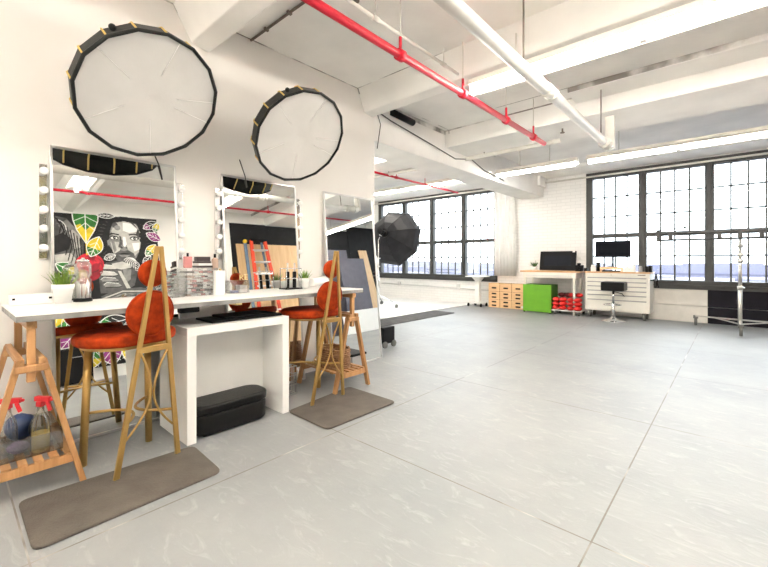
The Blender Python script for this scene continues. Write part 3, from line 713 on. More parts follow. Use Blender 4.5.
for sx in (-1,1):
    for sy in (-1,1): b.cyl((sx*0.07,sy*0.2,0),(sx*0.07,sy*0.2,0.014),0.015,n=10)
b.build('foot', M['black'], t)

# ================================================================ TABLE ITEMS
TZ = 0.9215
t = thing('power_strip', 'white power strip lying at the left end of the table', 'power strip', (-3.13,0.345,TZ), 0.02)
MB().box(-0.022,0.022,-0.10,0.105,0,0.062).build('body', M['white'], t, bevel=0.006)
b = MB()
for k in range(5): b.cyl((0.0215,-0.075+k*0.036,0.036),(0.0235,-0.075+k*0.036,0.036),0.012,n=14)
b.build('socket', M['pot'], t)
b = MB(); b.box(0.0215,0.024,-0.088,-0.075,0.03,0.042); b.box(0.0215,0.024,0.075,0.09,0.03,0.042); b.build('switch', M['black'], t)
def grass_plant(loc, s, label, seed, m='leaf', spread=1.0, n=90):
    t = thing('potted_plant', label, 'plant', loc, 0, None); rnd = random.Random(seed)
    MB().lathe([(0.036*s,0),(0.046*s,0.078*s),(0.05*s,0.08*s),(0.051*s,0.105*s),(0.044*s,0.105*s),(0.043*s,0.09*s),(0.001,0.09*s)]).build('pot', M['pot'], t)
    b = MB()
    for i in range(n):
        a = rnd.uniform(0,2*PI); r = rnd.uniform(0,0.036)*s; L = rnd.uniform(0.06,0.115)*s; ln = rnd.uniform(0.1,0.9)*spread*r/(0.036*s)
        p = Vector((r*math.cos(a), r*math.sin(a), 0.088*s)); d = Vector((math.cos(a)*ln, math.sin(a)*ln, 1)).normalized()
        side = Vector((-math.sin(a+0.7), math.cos(a+0.7), 0))*0.0032*s
        q = p + d*L*0.55; e = p + d*L + Vector((math.cos(a), math.sin(a), -0.4))*L*0.14*ln
        v = [b.bm.verts.new(x) for x in (p-side, p+side, q+side*0.9, e, q-side*0.9)]; b._f(v)
    b.build('grass', M[m], t)
grass_plant((-3.085,0.485,TZ), 1.1, 'grass in a white pot at the left end of the table, beside the power strip', 3)
grass_plant((-3.05,2.275,TZ), 0.92, 'grass in a white pot near the far end of the table', 5)
t = thing('glass_canister', 'tall ribbed glass canister with a dark base in front of the leftmost mirror', 'canister', (-3.12,0.59,TZ))
b = MB(); b.lathe([(0.044,0.02),(0.044,0.14),(0.036,0.15),(0.036,0.16),(0.044,0.168),(0.044,0.235),(0.03,0.255)], n=24, caps=False); b.build('glass', M['plastic_clear'], t)
MB().lathe([(0.05,0),(0.05,0.018),(0.044,0.022)]).build('base', M['black'], t)
MB().lathe([(0.033,0.255),(0.035,0.262),(0.012,0.27),(0.008,0.28)]).build('lid', M['chrome'], t)
b = MB()
for k in range(7): b.cyl((0.025*math.cos(k*0.9),0.025*math.sin(k*0.9),0.022),(0.03*math.cos(k*0.9+0.2),0.03*math.sin(k*0.9+0.2),0.11+0.01*(k%3)),0.007,n=8)
b.build('cotton_buds', M['pot'], t)
def tray(loc, L, W, H, label, seed, name='acrylic_tray', fill=True):
    t = thing(name, label, 'organizer', loc, 0.03, 'clear acrylic organizers on the table')
    b = MB(); q = 0.003
    b.box(-W/2,W/2,-L/2,L/2,0,q); b.box(-W/2,-W/2+q,-L/2,L/2,q,H); b.box(W/2-q,W/2,-L/2,L/2,q,H); b.box(-W/2+q,W/2-q,-L/2,-L/2+q,q,H); b.box(-W/2+q,W/2-q,L/2-q,L/2,q,H)
    b.build('walls', M['acrylic'], t)
    return t
tray((-3.0,1.02,TZ),0.17,0.14,0.05,'low clear tray left of the clear makeup drawers',1)
tray((-3.0,1.13,TZ+0.0),0.04,0.10,0.15,'tall narrow clear holder left of the makeup drawers',1)
# drawers
t = thing('makeup_organizer', 'clear acrylic drawer tower full of makeup compacts', 'organizer', (-3.06,1.285,TZ), 0.03)
L, W, H = 0.235, 0.18, 0.205; ns = 6
b = MB(); q = 0.003
for k in range(ns+1): b.box(-W/2,W/2,-L/2,L/2,k*(H-q)/ns,k*(H-q)/ns+q)
for s in (-1,1): b.box(-W/2,W/2,min(s*L/2,s*L/2-s*q),max(s*L/2,s*L/2-s*q),q,H-q)
b.box(-W/2,W/2,-0.002,0.001,q,H-q)
b.build('carcass', M['acrylic'], t)
rnd = random.Random(9)
for k in range(ns):
    z = k*(H-q)/ns+q
    d = MB(); d.box(W/2+0.001,W/2+0.004,-L/2+0.004,L/2-0.004,z+0.003,z+0.029); f = d.build('drawer', M['acrylic'], t)
    MB().box(W/2+0.004,W/2+0.012,-0.012,0.012,z+0.012,z+0.018).build('pull', M['acrylic'], f)
    b = MB(); y = -L/2+0.008
    while y < L/2-0.03:
        wd = rnd.uniform(0.014,0.032); b.use(M[rnd.choice(['makeup3','makeup1','makeup2','makeup3','pot','pot'])]); b.box(-0.05,W/2-0.006,y,min(y+wd,L/2-0.006),z,z+rnd.uniform(0.007,0.016)); y += wd+0.004
    b.build('compacts', None, t)
t2 = thing('palette_stack', 'dark makeup palettes stacked on the clear drawers', 'makeup', (-3.08,1.33,TZ+0.207), 0)
b = MB(); b.use(M['makeup3']); b.box(-0.05,0.05,-0.055,0.06,0,0.016); b.use(M['pot']); b.box(-0.05,0.052,-0.05,0.055,0.0165,0.034); b.use(M['makeup3']); b.box(-0.045,0.045,-0.055,0.05,0.0345,0.05); b.box(-0.03,0.03,-0.05,0.05,0.0505,0.085)
b.build('palette', None, t2, bevel=0.002)
t2 = thing('perfume_bottle', 'rose-pink glass bottle with a black cap on the left of the clear drawers', 'bottle', (-3.04,1.205,TZ+0.207))
MB().box(-0.018,0.018,-0.028,0.028,0,0.085).build('bottle', M['makeup1'], t2, bevel=0.006); MB().cyl((0,0,0.085),(0,0,0.112),0.008,n=10).build('cap', M['black'], t2)
t2 = thing('perfume_bottle', 'dusky pink bottle with a dark cap on the right of the clear drawers', 'bottle', (-3.06,1.42,TZ), 0)
MB().lathe([(0.022,0),(0.024,0.01),(0.024,0.27),(0.010,0.285)]).build('bottle', M['makeup2'], t2); MB().cyl((0,0,0.285),(0,0,0.315),0.009,n=10).build('cap', M['black'], t2)
# white box
t = thing('lotion_box', 'tall plain white box standing beside the clear makeup drawers', 'box', (-2.96,1.405,TZ), 0.05)
MB().box(-0.03,0.03,-0.036,0.036,0,0.185).build('carton', M['pot'], t, bevel=0.003); MB().cyl((0,0.01,0.185),(0,0.01,0.2),0.008,n=8).build('nozzle', M['goldbright'], t)
# acrylic holder with gold letters
t = thing('acrylic_box', 'clear box on the table behind the gold letters, right of the white box', 'organizer', (-3.02,1.585,TZ), 0.02)
b = MB(); b.box(-0.04,0.04,-0.085,0.085,0,0.003); b.box(0.037,0.04,-0.085,0.085,0.003,0.1); b.box(-0.04,-0.037,-0.085,0.085,0.003,0.1); b.box(-0.037,0.037,-0.085,-0.082,0.003,0.1); b.box(-0.037,0.037,0.082,0.085,0.003,0.1); b.box(-0.04,0.04,-0.086,0.086,0.1,0.103)
b.build('case', M['acrylic'], t)
b = MB(); b.box(-0.03,0.034,-0.05,-0.005,0.004,0.02); b.build('compact', M['makeup4'], t); b = MB(); b.box(-0.03,0.034,0.005,0.07,0.004,0.06); b.build('tissue', M['pot'], t)
def text_mesh(s, size, depth, m, name, parent, mtx):
    cu = bpy.data.curves.new(name, 'FONT'); cu.body = s; cu.size = size; cu.extrude = depth; cu.align_x = 'CENTER'
    tmp = bpy.data.objects.new(name, cu); COL.objects.link(tmp)
    dg = bpy.context.evaluated_depsgraph_get(); me = bpy.data.meshes.new_from_object(tmp.evaluated_get(dg))
    bpy.data.objects.remove(tmp); me.materials.clear(); me.materials.append(m)
    me.transform(mtx); o = bpy.data.objects.new(name, me); COL.objects.link(o); o.parent = parent; return o
FX = Matrix(((0,0,1,0),(1,0,0,0),(0,1,0,0),(0,0,0,1)))       # text faces +X, reads toward +Y
for ch, y in (('R', 1.605), ('E', 1.645)):
    o = text_mesh(ch, 0.066, 0.005, M['goldbright'], 'gold_letter', None, FX)
    o.location = (-2.99, y, TZ+0.1035); tag(o, 'pale gold standing letter %s on the clear box' % ch, 'letter')
# rack with irons
t = thing('tool_rack', 'clear and wire rack holding two hair irons near the far end of the table', 'rack', (-3.06,2.13,TZ))
b = MB()
for s in (-1,1):
    b.tube([(0.05,s*0.08,0),(0.05,s*0.08,0.19),(-0.05,s*0.08,0.19),(-0.05,s*0.08,0)],0.004,6)
    b.cyl((s*0.05,-0.08,0.19),(s*0.05,0.08,0.19),0.004,n=6); b.cyl((s*0.05,-0.08,0.1),(s*0.05,0.08,0.1),0.003,n=6)
b.build('frame', M['chrome'], t); MB().box(-0.06,0.06,-0.09,0.09,0,0.01).build('base', M['black'], t, bevel=0.003)
for y, lb in ((-0.035,'left hair iron hanging in the wire rack'),(0.04,'right hair iron hanging in the wire rack')):
    u = thing('hair_iron', lb, 'hair tool', (-3.06,2.13+y,TZ+0.011), 0, 'hair irons in the rack')
    b = MB(); b.bar((0,0,0.0),(0,0,0.15),0.022,0.03,w1=0.026,up=(0,1,0)); b.build('handle', M['black'], u, bevel=0.005)
    MB().cyl((0,0,0.15),(0,0,0.23),0.008,n=8).build('barrel', M['galv'], u)
# hair dryer, white
t = thing('hair_dryer', 'white hair dryer lying beside the small grass plant', 'hair dryer', (-3.05,2.46,TZ), 0.2)
MB().tube([(0,-0.12,0.055),(0,-0.04,0.058),(0,0.03,0.06),(0,0.08,0.06)],0.036,16,r1=0.048).build('barrel', M['pot'], t)
MB().tube([(0,0.03,0.05),(0.06,0.0,0.022),(0.12,-0.03,0.018)],0.018,12).build('handle', M['pot'], t); MB().cyl((0.12,-0.03,0.018),(0.135,-0.038,0.018),0.018,n=12).build('handle_cap', M['black'], t)
MB().cyl((0,0.08,0.06),(0,0.095,0.06),0.035,n=16).build('intake', M['black'], t)

# ================================================================ MURAL AND THINGS ON THE RIGHT WALL (seen in the mirrors)
def mural():
    mt = {k: mat('mural_'+k, c, 0.7, var=v, scale=9) for k, (c, v) in dict(
        dark=((0.010,0.010,0.011),0.3), mid=((0.09,0.09,0.09),0.25), grey=((0.24,0.24,0.235),0.2), light=((0.52,0.51,0.48),0.12), white=((0.85,0.85,0.83),0.02),
        red=((0.60,0.012,0.03),0.2), deepred=((0.26,0.004,0.015),0.2), green=((0.03,0.20,0.03),0.2), yellow=((0.72,0.55,0.02),0.1), purple=((0.28,0.03,0.20),0.15)).items()}
    b = MB(); X = RX-0.004; lay = [0]
    def poly(k, pts):                    # pts (Y, Z); each coat of paint lies on the one before
        lay[0] += 1; x = X - 0.00035*lay[0]; b.use(mt[k]); b.quad(*[(x, y, z) for y, z in pts])
    def ell(k, cy, cz, ry, rz, rot=0, n=26, a0=0, a1=2*PI):
        c, s = math.cos(rot), math.sin(rot)
        poly(k, [(cy+ry*math.cos(a)*c-rz*math.sin(a)*s, cz+ry*math.cos(a)*s+rz*math.sin(a)*c) for a in [a0+(a1-a0)*i/n for i in range(n if a1-a0 > 6.2 else n+1)]])
    def line(k, pts, wd=0.012):
        lay[0] += 1; x = X - 0.00035*lay[0]; b.use(mt[k])
        P = [Vector(p) for p in pts]; L = []
        for i, p in enumerate(P):
            d = (P[min(i+1,len(P)-1)]-P[max(i-1,0)]).normalized(); n = Vector((-d.y, d.x))*wd/2; L.append((p+n, p-n))
        vs = [(b.bm.verts.new((x,a.x,a.y)), b.bm.verts.new((x,c.x,c.y))) for a, c in L]
        for u, v in zip(vs, vs[1:]): b._f([u[0], v[0], v[1], u[1]])
    def curve(c, r0, r1, a0, a1, n=14, rot=0): return [(c[0]+r0*math.cos(a0+(a1-a0)*i/n)*math.cos(rot)-r1*math.sin(a0+(a1-a0)*i/n)*math.sin(rot), c[1]+r0*math.cos(a0+(a1-a0)*i/n)*math.sin(rot)+r1*math.sin(a0+(a1-a0)*i/n)*math.cos(rot)) for i in range(n+1)]
    def leaf(c, L, W, rot, cols, outline=0.014):
        ax = Vector((math.cos(rot), math.sin(rot))); nx = Vector((-ax.y, ax.x)); c = Vector(c)
        def side(s): return [c + ax*(L*(k/10-0.5)) + nx*s*W*0.5*(1-(2*k/10-1)**2) for k in range(11)]
        A, B = side(1), side(-1)
        poly(cols[0], [tuple(p) for p in A] + [tuple(p) for p in B[::-1][1:-1]])
        h = [c + ax*(L*(k/10-0.5)) for k in range(11)]
        poly(cols[1], [tuple(p) for p in A[4:]] + [tuple(h[4])])
        poly(cols[1], [tuple(p) for p in B[4:]][::-1] + [tuple(h[4])])
        line('white', A, outline); line('white', B, outline); line('white', h, outline*0.9)
        for k in (3, 5, 7):
            for s in (1, -1): line('white', [tuple(h[k]), tuple(c + ax*(L*((k-2)/10-0.5)) + nx*s*W*0.33)], outline*0.6)
    poly('dark', [(0.15,0.21),(2.86,0.21),(2.86,2.95),(0.15,2.95)])
    # left figure in profile, turned away
    poly('mid', [(0.5,1.4),(1.25,1.5),(1.62,1.95),(1.66,2.5),(1.42,2.86),(0.9,2.95),(0.5,2.8)])
    poly('grey', [(1.30,1.9),(1.50,1.95),(1.62,2.3),(1.60,2.62),(1.42,2.84),(1.30,2.72),(1.46,2.5),(1.50,2.3)])
    poly('light', [(1.24,2.20),(1.46,2.24),(1.54,2.12),(1.50,2.02),(1.36,2.06),(1.26,2.0)])
    poly('light', [(1.50,2.3),(1.60,2.34),(1.60,2.56),(1.50,2.66),(1.44,2.6),(1.52,2.46)])
    line('white', curve((1.28,2.66),0.13,0.16,-1.2,1.6),0.014); line('grey', curve((1.28,2.66),0.08,0.10,-1.2,1.6),0.012)
    for k in range(9): line('dark', [(1.24+0.045*k,2.9-0.05*k),(1.34+0.035*k,2.72-0.09*k),(1.30+0.03*k,2.5-0.10*k)],0.016)
    poly('dark', [(1.24,2.22),(1.44,2.30),(1.48,2.48),(1.36,2.60),(1.24,2.52)]); poly('dark', [(1.2,1.5),(1.3,1.9),(1.6,1.92),(1.66,1.5)])
    # central portrait: loose dark hair, pale face, strong side shadow
    ell('dark', 2.28, 2.50, 0.46, 0.46); 
    for i in range(26):
        a = -0.5 + i*0.17
        line('mid', [(2.28+0.36*math.cos(a), 2.50+0.38*math.sin(a)), (2.28+0.44*math.cos(a+0.06), 2.5+0.45*math.sin(a+0.06))], 0.008)
    poly('grey', [(2.02,2.70),(2.08,2.84),(2.20,2.90),(2.40,2.90),(2.54,2.82),(2.59,2.66),(2.59,2.40),(2.54,2.22),(2.42,2.04),(2.30,1.98),(2.18,2.02),(2.08,2.16),(2.01,2.36),(1.99,2.54)])
    poly('light', [(2.07,2.66),(2.14,2.82),(2.28,2.87),(2.46,2.84),(2.55,2.70),(2.56,2.44),(2.50,2.26),(2.42,2.18),(2.36,2.22),(2.32,2.34),(2.30,2.44),(2.26,2.50),(2.12,2.52)])
    poly('light', [(2.05,2.46),(2.18,2.46),(2.22,2.36),(2.16,2.22),(2.08,2.26)])
    poly('white', [(2.26,2.84),(2.46,2.82),(2.52,2.68),(2.36,2.64),(2.26,2.68)]); poly('white', [(2.40,2.44),(2.53,2.46),(2.52,2.32),(2.43,2.28)])
    ell('mid', 2.13, 2.78, 0.05, 0.07, 0.5); ell('grey', 2.17, 2.73, 0.05, 0.05)
    for cy in (2.11, 2.44):                               # eyes and brows
        ell('mid', cy, 2.535, 0.075, 0.042); ell('white', cy, 2.53, 0.055, 0.024); ell('dark', cy+0.005, 2.532, 0.024, 0.025); ell('white', cy+0.012, 2.54, 0.006, 0.006)
        line('dark', [(cy-0.062,2.535),(cy-0.03,2.562),(cy+0.03,2.562),(cy+0.062,2.535)],0.010)
    line('dark', [(2.01,2.585),(2.08,2.615),(2.19,2.595)],0.024); line('dark', [(2.35,2.60),(2.44,2.62),(2.53,2.585)],0.024)
    poly('mid', [(2.19,2.58),(2.225,2.56),(2.235,2.42),(2.20,2.36),(2.17,2.38),(2.20,2.46)]); poly('white', [(2.25,2.56),(2.29,2.56),(2.31,2.42),(2.28,2.36),(2.25,2.38)])
    ell('mid', 2.20, 2.365, 0.03, 0.018); ell('dark', 2.225, 2.345, 0.022, 0.010); ell('dark', 2.30, 2.345, 0.020, 0.010)
    poly('mid', [(2.12,2.24),(2.20,2.30),(2.26,2.285),(2.33,2.30),(2.42,2.24),(2.45,2.12),(2.38,2.02),(2.20,2.02),(2.11,2.12)])
    poly('dark', [(2.15,2.23),(2.26,2.25),(2.38,2.23),(2.30,2.21),(2.22,2.21)]); poly('grey', [(2.17,2.205),(2.26,2.215),(2.36,2.205),(2.30,2.165),(2.22,2.165)])
    poly('dark', [(1.98,2.72),(2.04,2.90),(2.16,2.93),(2.09,2.80),(2.05,2.66),(2.03,2.50),(1.98,2.46)])
    poly('dark', [(2.62,2.72),(2.56,2.88),(2.40,2.93),(2.50,2.80),(2.545,2.66),(2.55,2.46),(2.52,2.30),(2.46,2.16),(2.40,2.06),(2.60,2.10),(2.66,2.4)])
    poly('dark', [(2.02,2.40),(2.07,2.30),(2.10,2.18),(2.18,2.04),(2.04,2.10),(1.98,2.3)])
    for k in range(9): ell('dark', 2.06+0.055*k, 2.90-0.012*abs(k-4), 0.045, 0.04, 0, 14)
    for k in range(7): ell('dark', 2.575+0.02*math.sin(k*2.1), 2.80-0.10*k, 0.05, 0.055, 0, 12)
    poly('mid', [(2.36,2.86),(2.44,2.84),(2.50,2.72),(2.47,2.62),(2.52,2.50),(2.53,2.70)]); poly('grey', [(2.05,2.50),(2.10,2.49),(2.14,2.30),(2.10,2.24)])
    # hands below the chin holding something curled
    poly('mid', [(1.86,1.50),(1.84,1.86),(1.96,2.06),(2.16,2.10),(2.36,2.06),(2.46,1.86),(2.40,1.62),(2.2,1.50)])
    for k, (a, c_) in enumerate((((1.90,1.98),'light'),((1.89,1.86),'light'),((1.90,1.75),'grey'),((1.94,1.65),'grey'))):
        p = a; pts = [(p[0],p[1]-0.045),(p[0]-0.03,p[1]),(p[0]+0.02,p[1]+0.045),(p[0]+0.20,p[1]+0.02),(p[0]+0.26,p[1]-0.03),(p[0]+0.2,p[1]-0.05)]
        poly(c_, pts); line('dark', [pts[0],pts[5],pts[4]],0.014); line('white', [pts[1],pts[2],pts[3]],0.008)
    poly('light', [(2.05,2.04),(2.22,2.08),(2.34,2.03),(2.36,1.96),(2.20,1.93),(2.06,1.96)]); poly('grey', [(2.22,1.93),(2.36,1.94),(2.34,1.74),(2.24,1.66)])
    poly('light', [(2.14,1.90),(2.19,1.90),(2.34,1.55),(2.28,1.53)])
    for k in range(7): line('white', curve((2.34+0.02*k,2.08-0.015*k),0.10-0.01*k,0.075,0.3+0.25*k,2.9+0.2*k),0.010)
    for k in range(5): line('white', [(2.42,2.12-0.05*k),(2.50+0.02*k,2.02-0.05*k),(2.46,1.93-0.03*k)],0.009)
    poly('mid', [(1.86,1.44),(2.1,1.56),(2.5,1.58),(2.72,1.52),(2.72,1.2),(1.9,1.1)])
    for k in range(5): line('grey' if k%2 else 'light', [(1.88,1.40-0.06*k),(2.2,1.52-0.05*k),(2.6,1.50-0.06*k)],0.022)
    # red rose
    ell('red', 1.72, 2.03, 0.21, 0.20); ell('deepred', 1.72, 1.86, 0.15, 0.13)
    for k in range(7):
        a = k*0.9; ell('red' if k%2 else 'deepred', 1.72+0.09*math.cos(a), 2.04+0.09*math.sin(a), 0.10, 0.06, a+PI/2, 16)
    ell('red', 1.72, 2.06, 0.06, 0.055); line('deepred', curve((1.72,2.06),0.05,0.045,0,4.5),0.010); line('deepred', curve((1.73,2.05),0.13,0.12,1,5),0.010)
    for k in range(5): line('deepred', curve((1.72,2.03-0.02*k),0.10+0.022*k,0.10+0.018*k,0.4+k*1.1,2.6+k*1.1),0.013)
    for k in range(4): line('dark', curve((1.72,2.02),0.12+0.02*k,0.11+0.015*k,2.2+k*1.3,3.2+k*1.3),0.008)
    # leaves outlined in white
    P = [(1.49,2.94),(1.50,2.82),(1.55,2.64),(1.675,2.40),(1.80,2.64),(1.86,2.82),(1.87,2.94)]
    poly('yellow', P); poly('green', [P[0],P[1],(1.53,2.72),(1.60,2.76),(1.675,2.64),(1.74,2.72),(1.82,2.70),P[5],P[6]])
    line('white', P, 0.016); line('white', [(1.675,2.94),(1.675,2.40)], 0.014)
    for q in ((1.55,2.66,2.78),(1.50,2.80,2.9)): line('white', [(q[0],q[1]),(1.675,q[2])],0.010); line('white', [(3.35-q[0],q[1]),(1.675,q[2])],0.010)
    line('yellow', [(1.675,2.40),(1.68,2.2)],0.022)
    leaf((1.80,2.35), 0.40, 0.24, 1.2, ('green','yellow'),0.012); leaf((2.02,2.16),0.2,0.12,0.4,('dark','grey'),0.009)
    leaf((2.77,2.57), 0.30, 0.17, -0.5, ('purple','purple'),0.012); leaf((2.72,2.80), 0.30, 0.16, 0.5, ('purple','dark'),0.012); leaf((2.70,2.30),0.30,0.16,0.9,('green','yellow'),0.012)
    leaf((2.82,2.76),0.22,0.12,1.2,('green','yellow'),0.01); leaf((2.62,2.10),0.22,0.12,0.9,('grey','dark'),0.01)
    leaf((1.38,1.95), 0.34, 0.2, 2.6, ('yellow','green'),0.012); leaf((1.30,1.70), 0.42, 0.24, 0.4, ('green','dark'),0.013); leaf((1.98,2.93),0.3,0.1,0,('dark','dark'),0.012)
    leaf((0.9,2.3),0.6,0.4,1.2,('green','yellow')); leaf((0.6,1.2),0.7,0.4,0.6,('purple','dark')); leaf((1.3,1.1),0.5,0.3,2.2,('green','yellow'))
    leaf((1.70,0.42),0.44,0.30,1.4,('yellow','green')); leaf((1.95,0.46),0.50,0.34,1.75,('purple','purple')); leaf((2.25,0.45),0.44,0.26,1.3,('yellow','green')); leaf((2.6,0.7),0.5,0.3,2.0,('purple','dark'))
    leaf((1.42,0.8),0.5,0.3,0.9,('purple','dark')); leaf((2.0,0.95),0.5,0.28,0.2,('green','dark'))
    return b.build('mural', None)
tag(mural(), 'painted mural of a shaggy-haired face, red rose and leaves, seen in the leftmost mirror', 'mural')

t = thing('road_case', 'black hard case on the floor below the mural, seen in the leftmost mirror', 'case', (1.70,1.42,0))
MB().box(-0.15,0.15,-0.22,0.22,0.03,0.58).build('body', M['black'], t, bevel=0.01)
b = MB(); [b.cyl((sx*0.1,sy*0.17-0.01,0.02),(sx*0.1,sy*0.17+0.01,0.02),0.02,n=10) for sx in (-1,1) for sy in (-1,1)]; b.build('wheel', M['wheel'], t)
MB().tube([(-0.155,-0.07,0.45),(-0.18,-0.07,0.45),(-0.18,0.07,0.45),(-0.155,0.07,0.45)],0.007,6).build('handle', M['alu'], t)

def lean_board(y0, y1, H, foot, m, label, name, cat, thick=0.02, xoff=0.0, grp=None):
    t = thing(name, label, cat, (RX-0.03-foot-xoff, y0, 0), 0, grp)
    a = math.asin(foot/H); R = Matrix.Rotation(a, 4, 'Y')
    MB().box(-thick, 0, 0, y1-y0, 0, H, R).build('sheet', m, t, bevel=0.001)
    return t
lean_board(4.5, 6.25, 2.50, 0.16, M['ply'], 'large plywood sheet leaning on the charcoal wall, seen in the middle mirror', 'plywood_sheet', 'board')
lean_board(6.9, 7.95, 2.42, 0.20, M['foamgrey'], 'tallest slate grey foam board, seen in the corner mirror', 'foam_board', 'board', grp='slate foam boards seen in the corner mirror')
lean_board(7.35, 8.35, 2.12, 0.20, M['foamgrey'], 'slate grey foam board leaning in front of the tallest one, seen in the corner mirror', 'foam_board', 'board', grp='slate foam boards seen in the corner mirror', xoff=0.28)
lean_board(8.45, 8.80, 2.45, 0.42, M['ply'], 'narrow plywood strip leaning beside the foam boards, seen in the corner mirror', 'plywood_sheet', 'board')
lean_board(7.0, 8.6, 0.62, 0.10, M['foamwhite'], 'low white foam board standing in front of the grey ones, seen in the corner mirror', 'foam_board', 'board', xoff=0.55)
# stepladder leaning against plywood
t = thing('stepladder', 'folded orange-red stepladder with silver treads, seen in the middle mirror', 'ladder', (1.40,4.70,0))
LH = 2.58; la = math.radians(7); R = Matrix.Rotation(la, 4, 'Y')
for s in (0, 1):
    y0, y1 = (0.0, 0.10) if s == 0 else (0.62, 0.46)
    a = R @ Vector((0,y0,0)); c = R @ Vector((0,y1,LH)); MB().bar(a, c, 0.05, 0.07, up=(0,1,0)).build('side_rail', M['ladderred'], t, bevel=0.004)
for k in range(8):
    z = 0.28+k*0.29; f = z/LH; MB().box(-0.045,0.045,0.0+0.10*f,0.62-0.16*f,z,z+0.03,R).build('tread', M['alu'], t)
b = MB(); p0 = R @ Vector((0.07,-0.09,0)); p1 = R @ Vector((0.07,-0.02,LH-0.02)); b.bar(p0,p1,0.05,0.06,up=(0,1,0)); p0 = R @ Vector((0.1,0.5,0)); p1 = R @ Vector((0.1,0.42,LH-0.02)); b.bar(p0,p1,0.04,0.04,up=(0,1,0)); b.build('rear_rail', M['blue'], t)
MB().box(-0.06,0.06,0.08,0.48,LH-0.03,LH+0.03,R).build('top_cap', M['black'], t, bevel=0.01)
MB().ball(R @ Vector((0.05,-0.03,LH-0.02)),0.05,8).build('end_cap', M['yellow'], t)

# ================================================================ FAR LEFT: OCTAGONAL SOFTBOX ON STAND
t = thing('octagonal_softbox', 'big dark octagonal softbox seen from behind, in front of the left window', 'softbox', (-6.78,7.60,1.90))
n = Vector((-0.22,0.93,-0.16)).normalized(); up = Vector((0,0,1)); a = up.cross(n).normalized(); b_ = n.cross(a)
rot = Matrix((a, b_, n)).transposed().to_4x4() @ Matrix.Rotation(PI/8+0.12, 4, 'Z')
R0 = 0.78; prof = [(0.10,0.0),(0.34,0.11),(0.56,0.27),(0.71,0.45),(R0,0.62)]
MB().lathe(prof, rot, n=8, smooth=False, caps=False).build('shell', M['greycloth'], t)
for i in range(8):
    c, s_ = circ(2*PI*i/8); MB().tube([rot @ Vector((r*c*1.006, r*s_*1.006, z)) for r, z in prof], 0.007, 6).build('rib', M['black'], t)
MB().lathe([(R0*0.99,0.60),(0.01,0.58)], rot, n=8, smooth=False, caps=False).build('diffuser', M['diffuser'], t)
MB().cyl(rot @ Vector((0,0,0.0)), rot @ Vector((0,0,-0.04)), 0.12, n=16).build('speed_ring', M['black'], t)
m = MB(); m.cyl(rot @ Vector((0,0,-0.04)), rot @ Vector((0,0,-0.26)), 0.065, n=14); m.build('lamp_head', M['black'], t)
m = MB(); m.tube([rot @ Vector((-0.03,-0.09,-0.1)), rot @ Vector((-0.03,-0.09,-0.22))], 0.012, 6); m.build('handle', M['galv'], t)
def castor_mesh(p, b, r=0.045):
    b.cyl((p[0]-0.015,p[1],r),(p[0]+0.015,p[1],r),r,n=14)
t = thing('light_stand', 'chrome rolling light stand holding the octagonal softbox', 'light stand', (-6.85,7.45,0))
b = MB(); b.cyl((0,0,0.16),(0,0,1.05),0.022,n=12); b.cyl((0,0,1.05),(0,0,1.72),0.016,n=12); b.build('pole', M['chrome'], t)
b = MB(); b.tube([(0,0,1.72),(0.03,0.02,1.80)],0.014,8); b.cyl((-0.05,0,1.04),(0.05,0,1.04),0.016,n=8); b.cyl((-0.04,0,1.25),(0.06,0,1.25),0.014,n=8); b.cyl((-0.05,0,0.5),(0.05,0,0.5),0.016,n=8); b.build('clamp', M['chrome'], t)
for p in ((0.56,0.05),(-0.30,0.45),(-0.28,-0.48)):
    l = MB().bar((0,0,0.30),(p[0],p[1],0.11),0.025,0.02).build('leg', M['chrome'], t)
    b = MB(); castor_mesh(p, b, 0.05); b.build('castor', M['wheel'], l)
t = thing('ballast_case', 'small black case with a wheel on the floor just past the wall corner', 'case', (-3.575,4.05,0))
MB().box(-0.05,0.05,-0.12,0.12,0.05,0.28).build('body', M['black'], t, bevel=0.012); b = MB(); b.cyl((0.04,-0.09,0.045),(0.065,-0.09,0.045),0.045,n=14); b.build('wheel', M['wheel'], t); MB().cyl((0.04,0.09,0.045),(0.065,0.09,0.045),0.045,n=14).build('wheel', M['wheel'], t)

# curtain
b = MB(); pts = []; n = 60
A = []; 
for i in range(n+1):
    x = -4.68 + 0.58*i/n; y = WY-0.10 + 0.035*math.sin(i/n*2*PI*6.5) + 0.012*math.sin(i*1.7)
    A.append((x, y))
rows = [(0.80,1.0),(1.6,1.0),(2.4,0.97),(3.0,0.93),(3.12,0.9)]; V = []
for z, k in rows: V.append([b.bm.verts.new((-4.66+(x+4.66)*k, WY-0.10+(y-WY+0.10)*k, z)) for x, y in A])
for r0, r1 in zip(V, V[1:]):
    for i in range(n): b._f([r0[i], r0[i+1], r1[i+1], r1[i]], True)
o = b.build('curtain', M['curtain']); sm = o.modifiers.new('thick', 'SOLIDIFY'); sm.thickness = 0.006
tag(o, 'white pleated curtain hanging beside the left window', 'curtain')
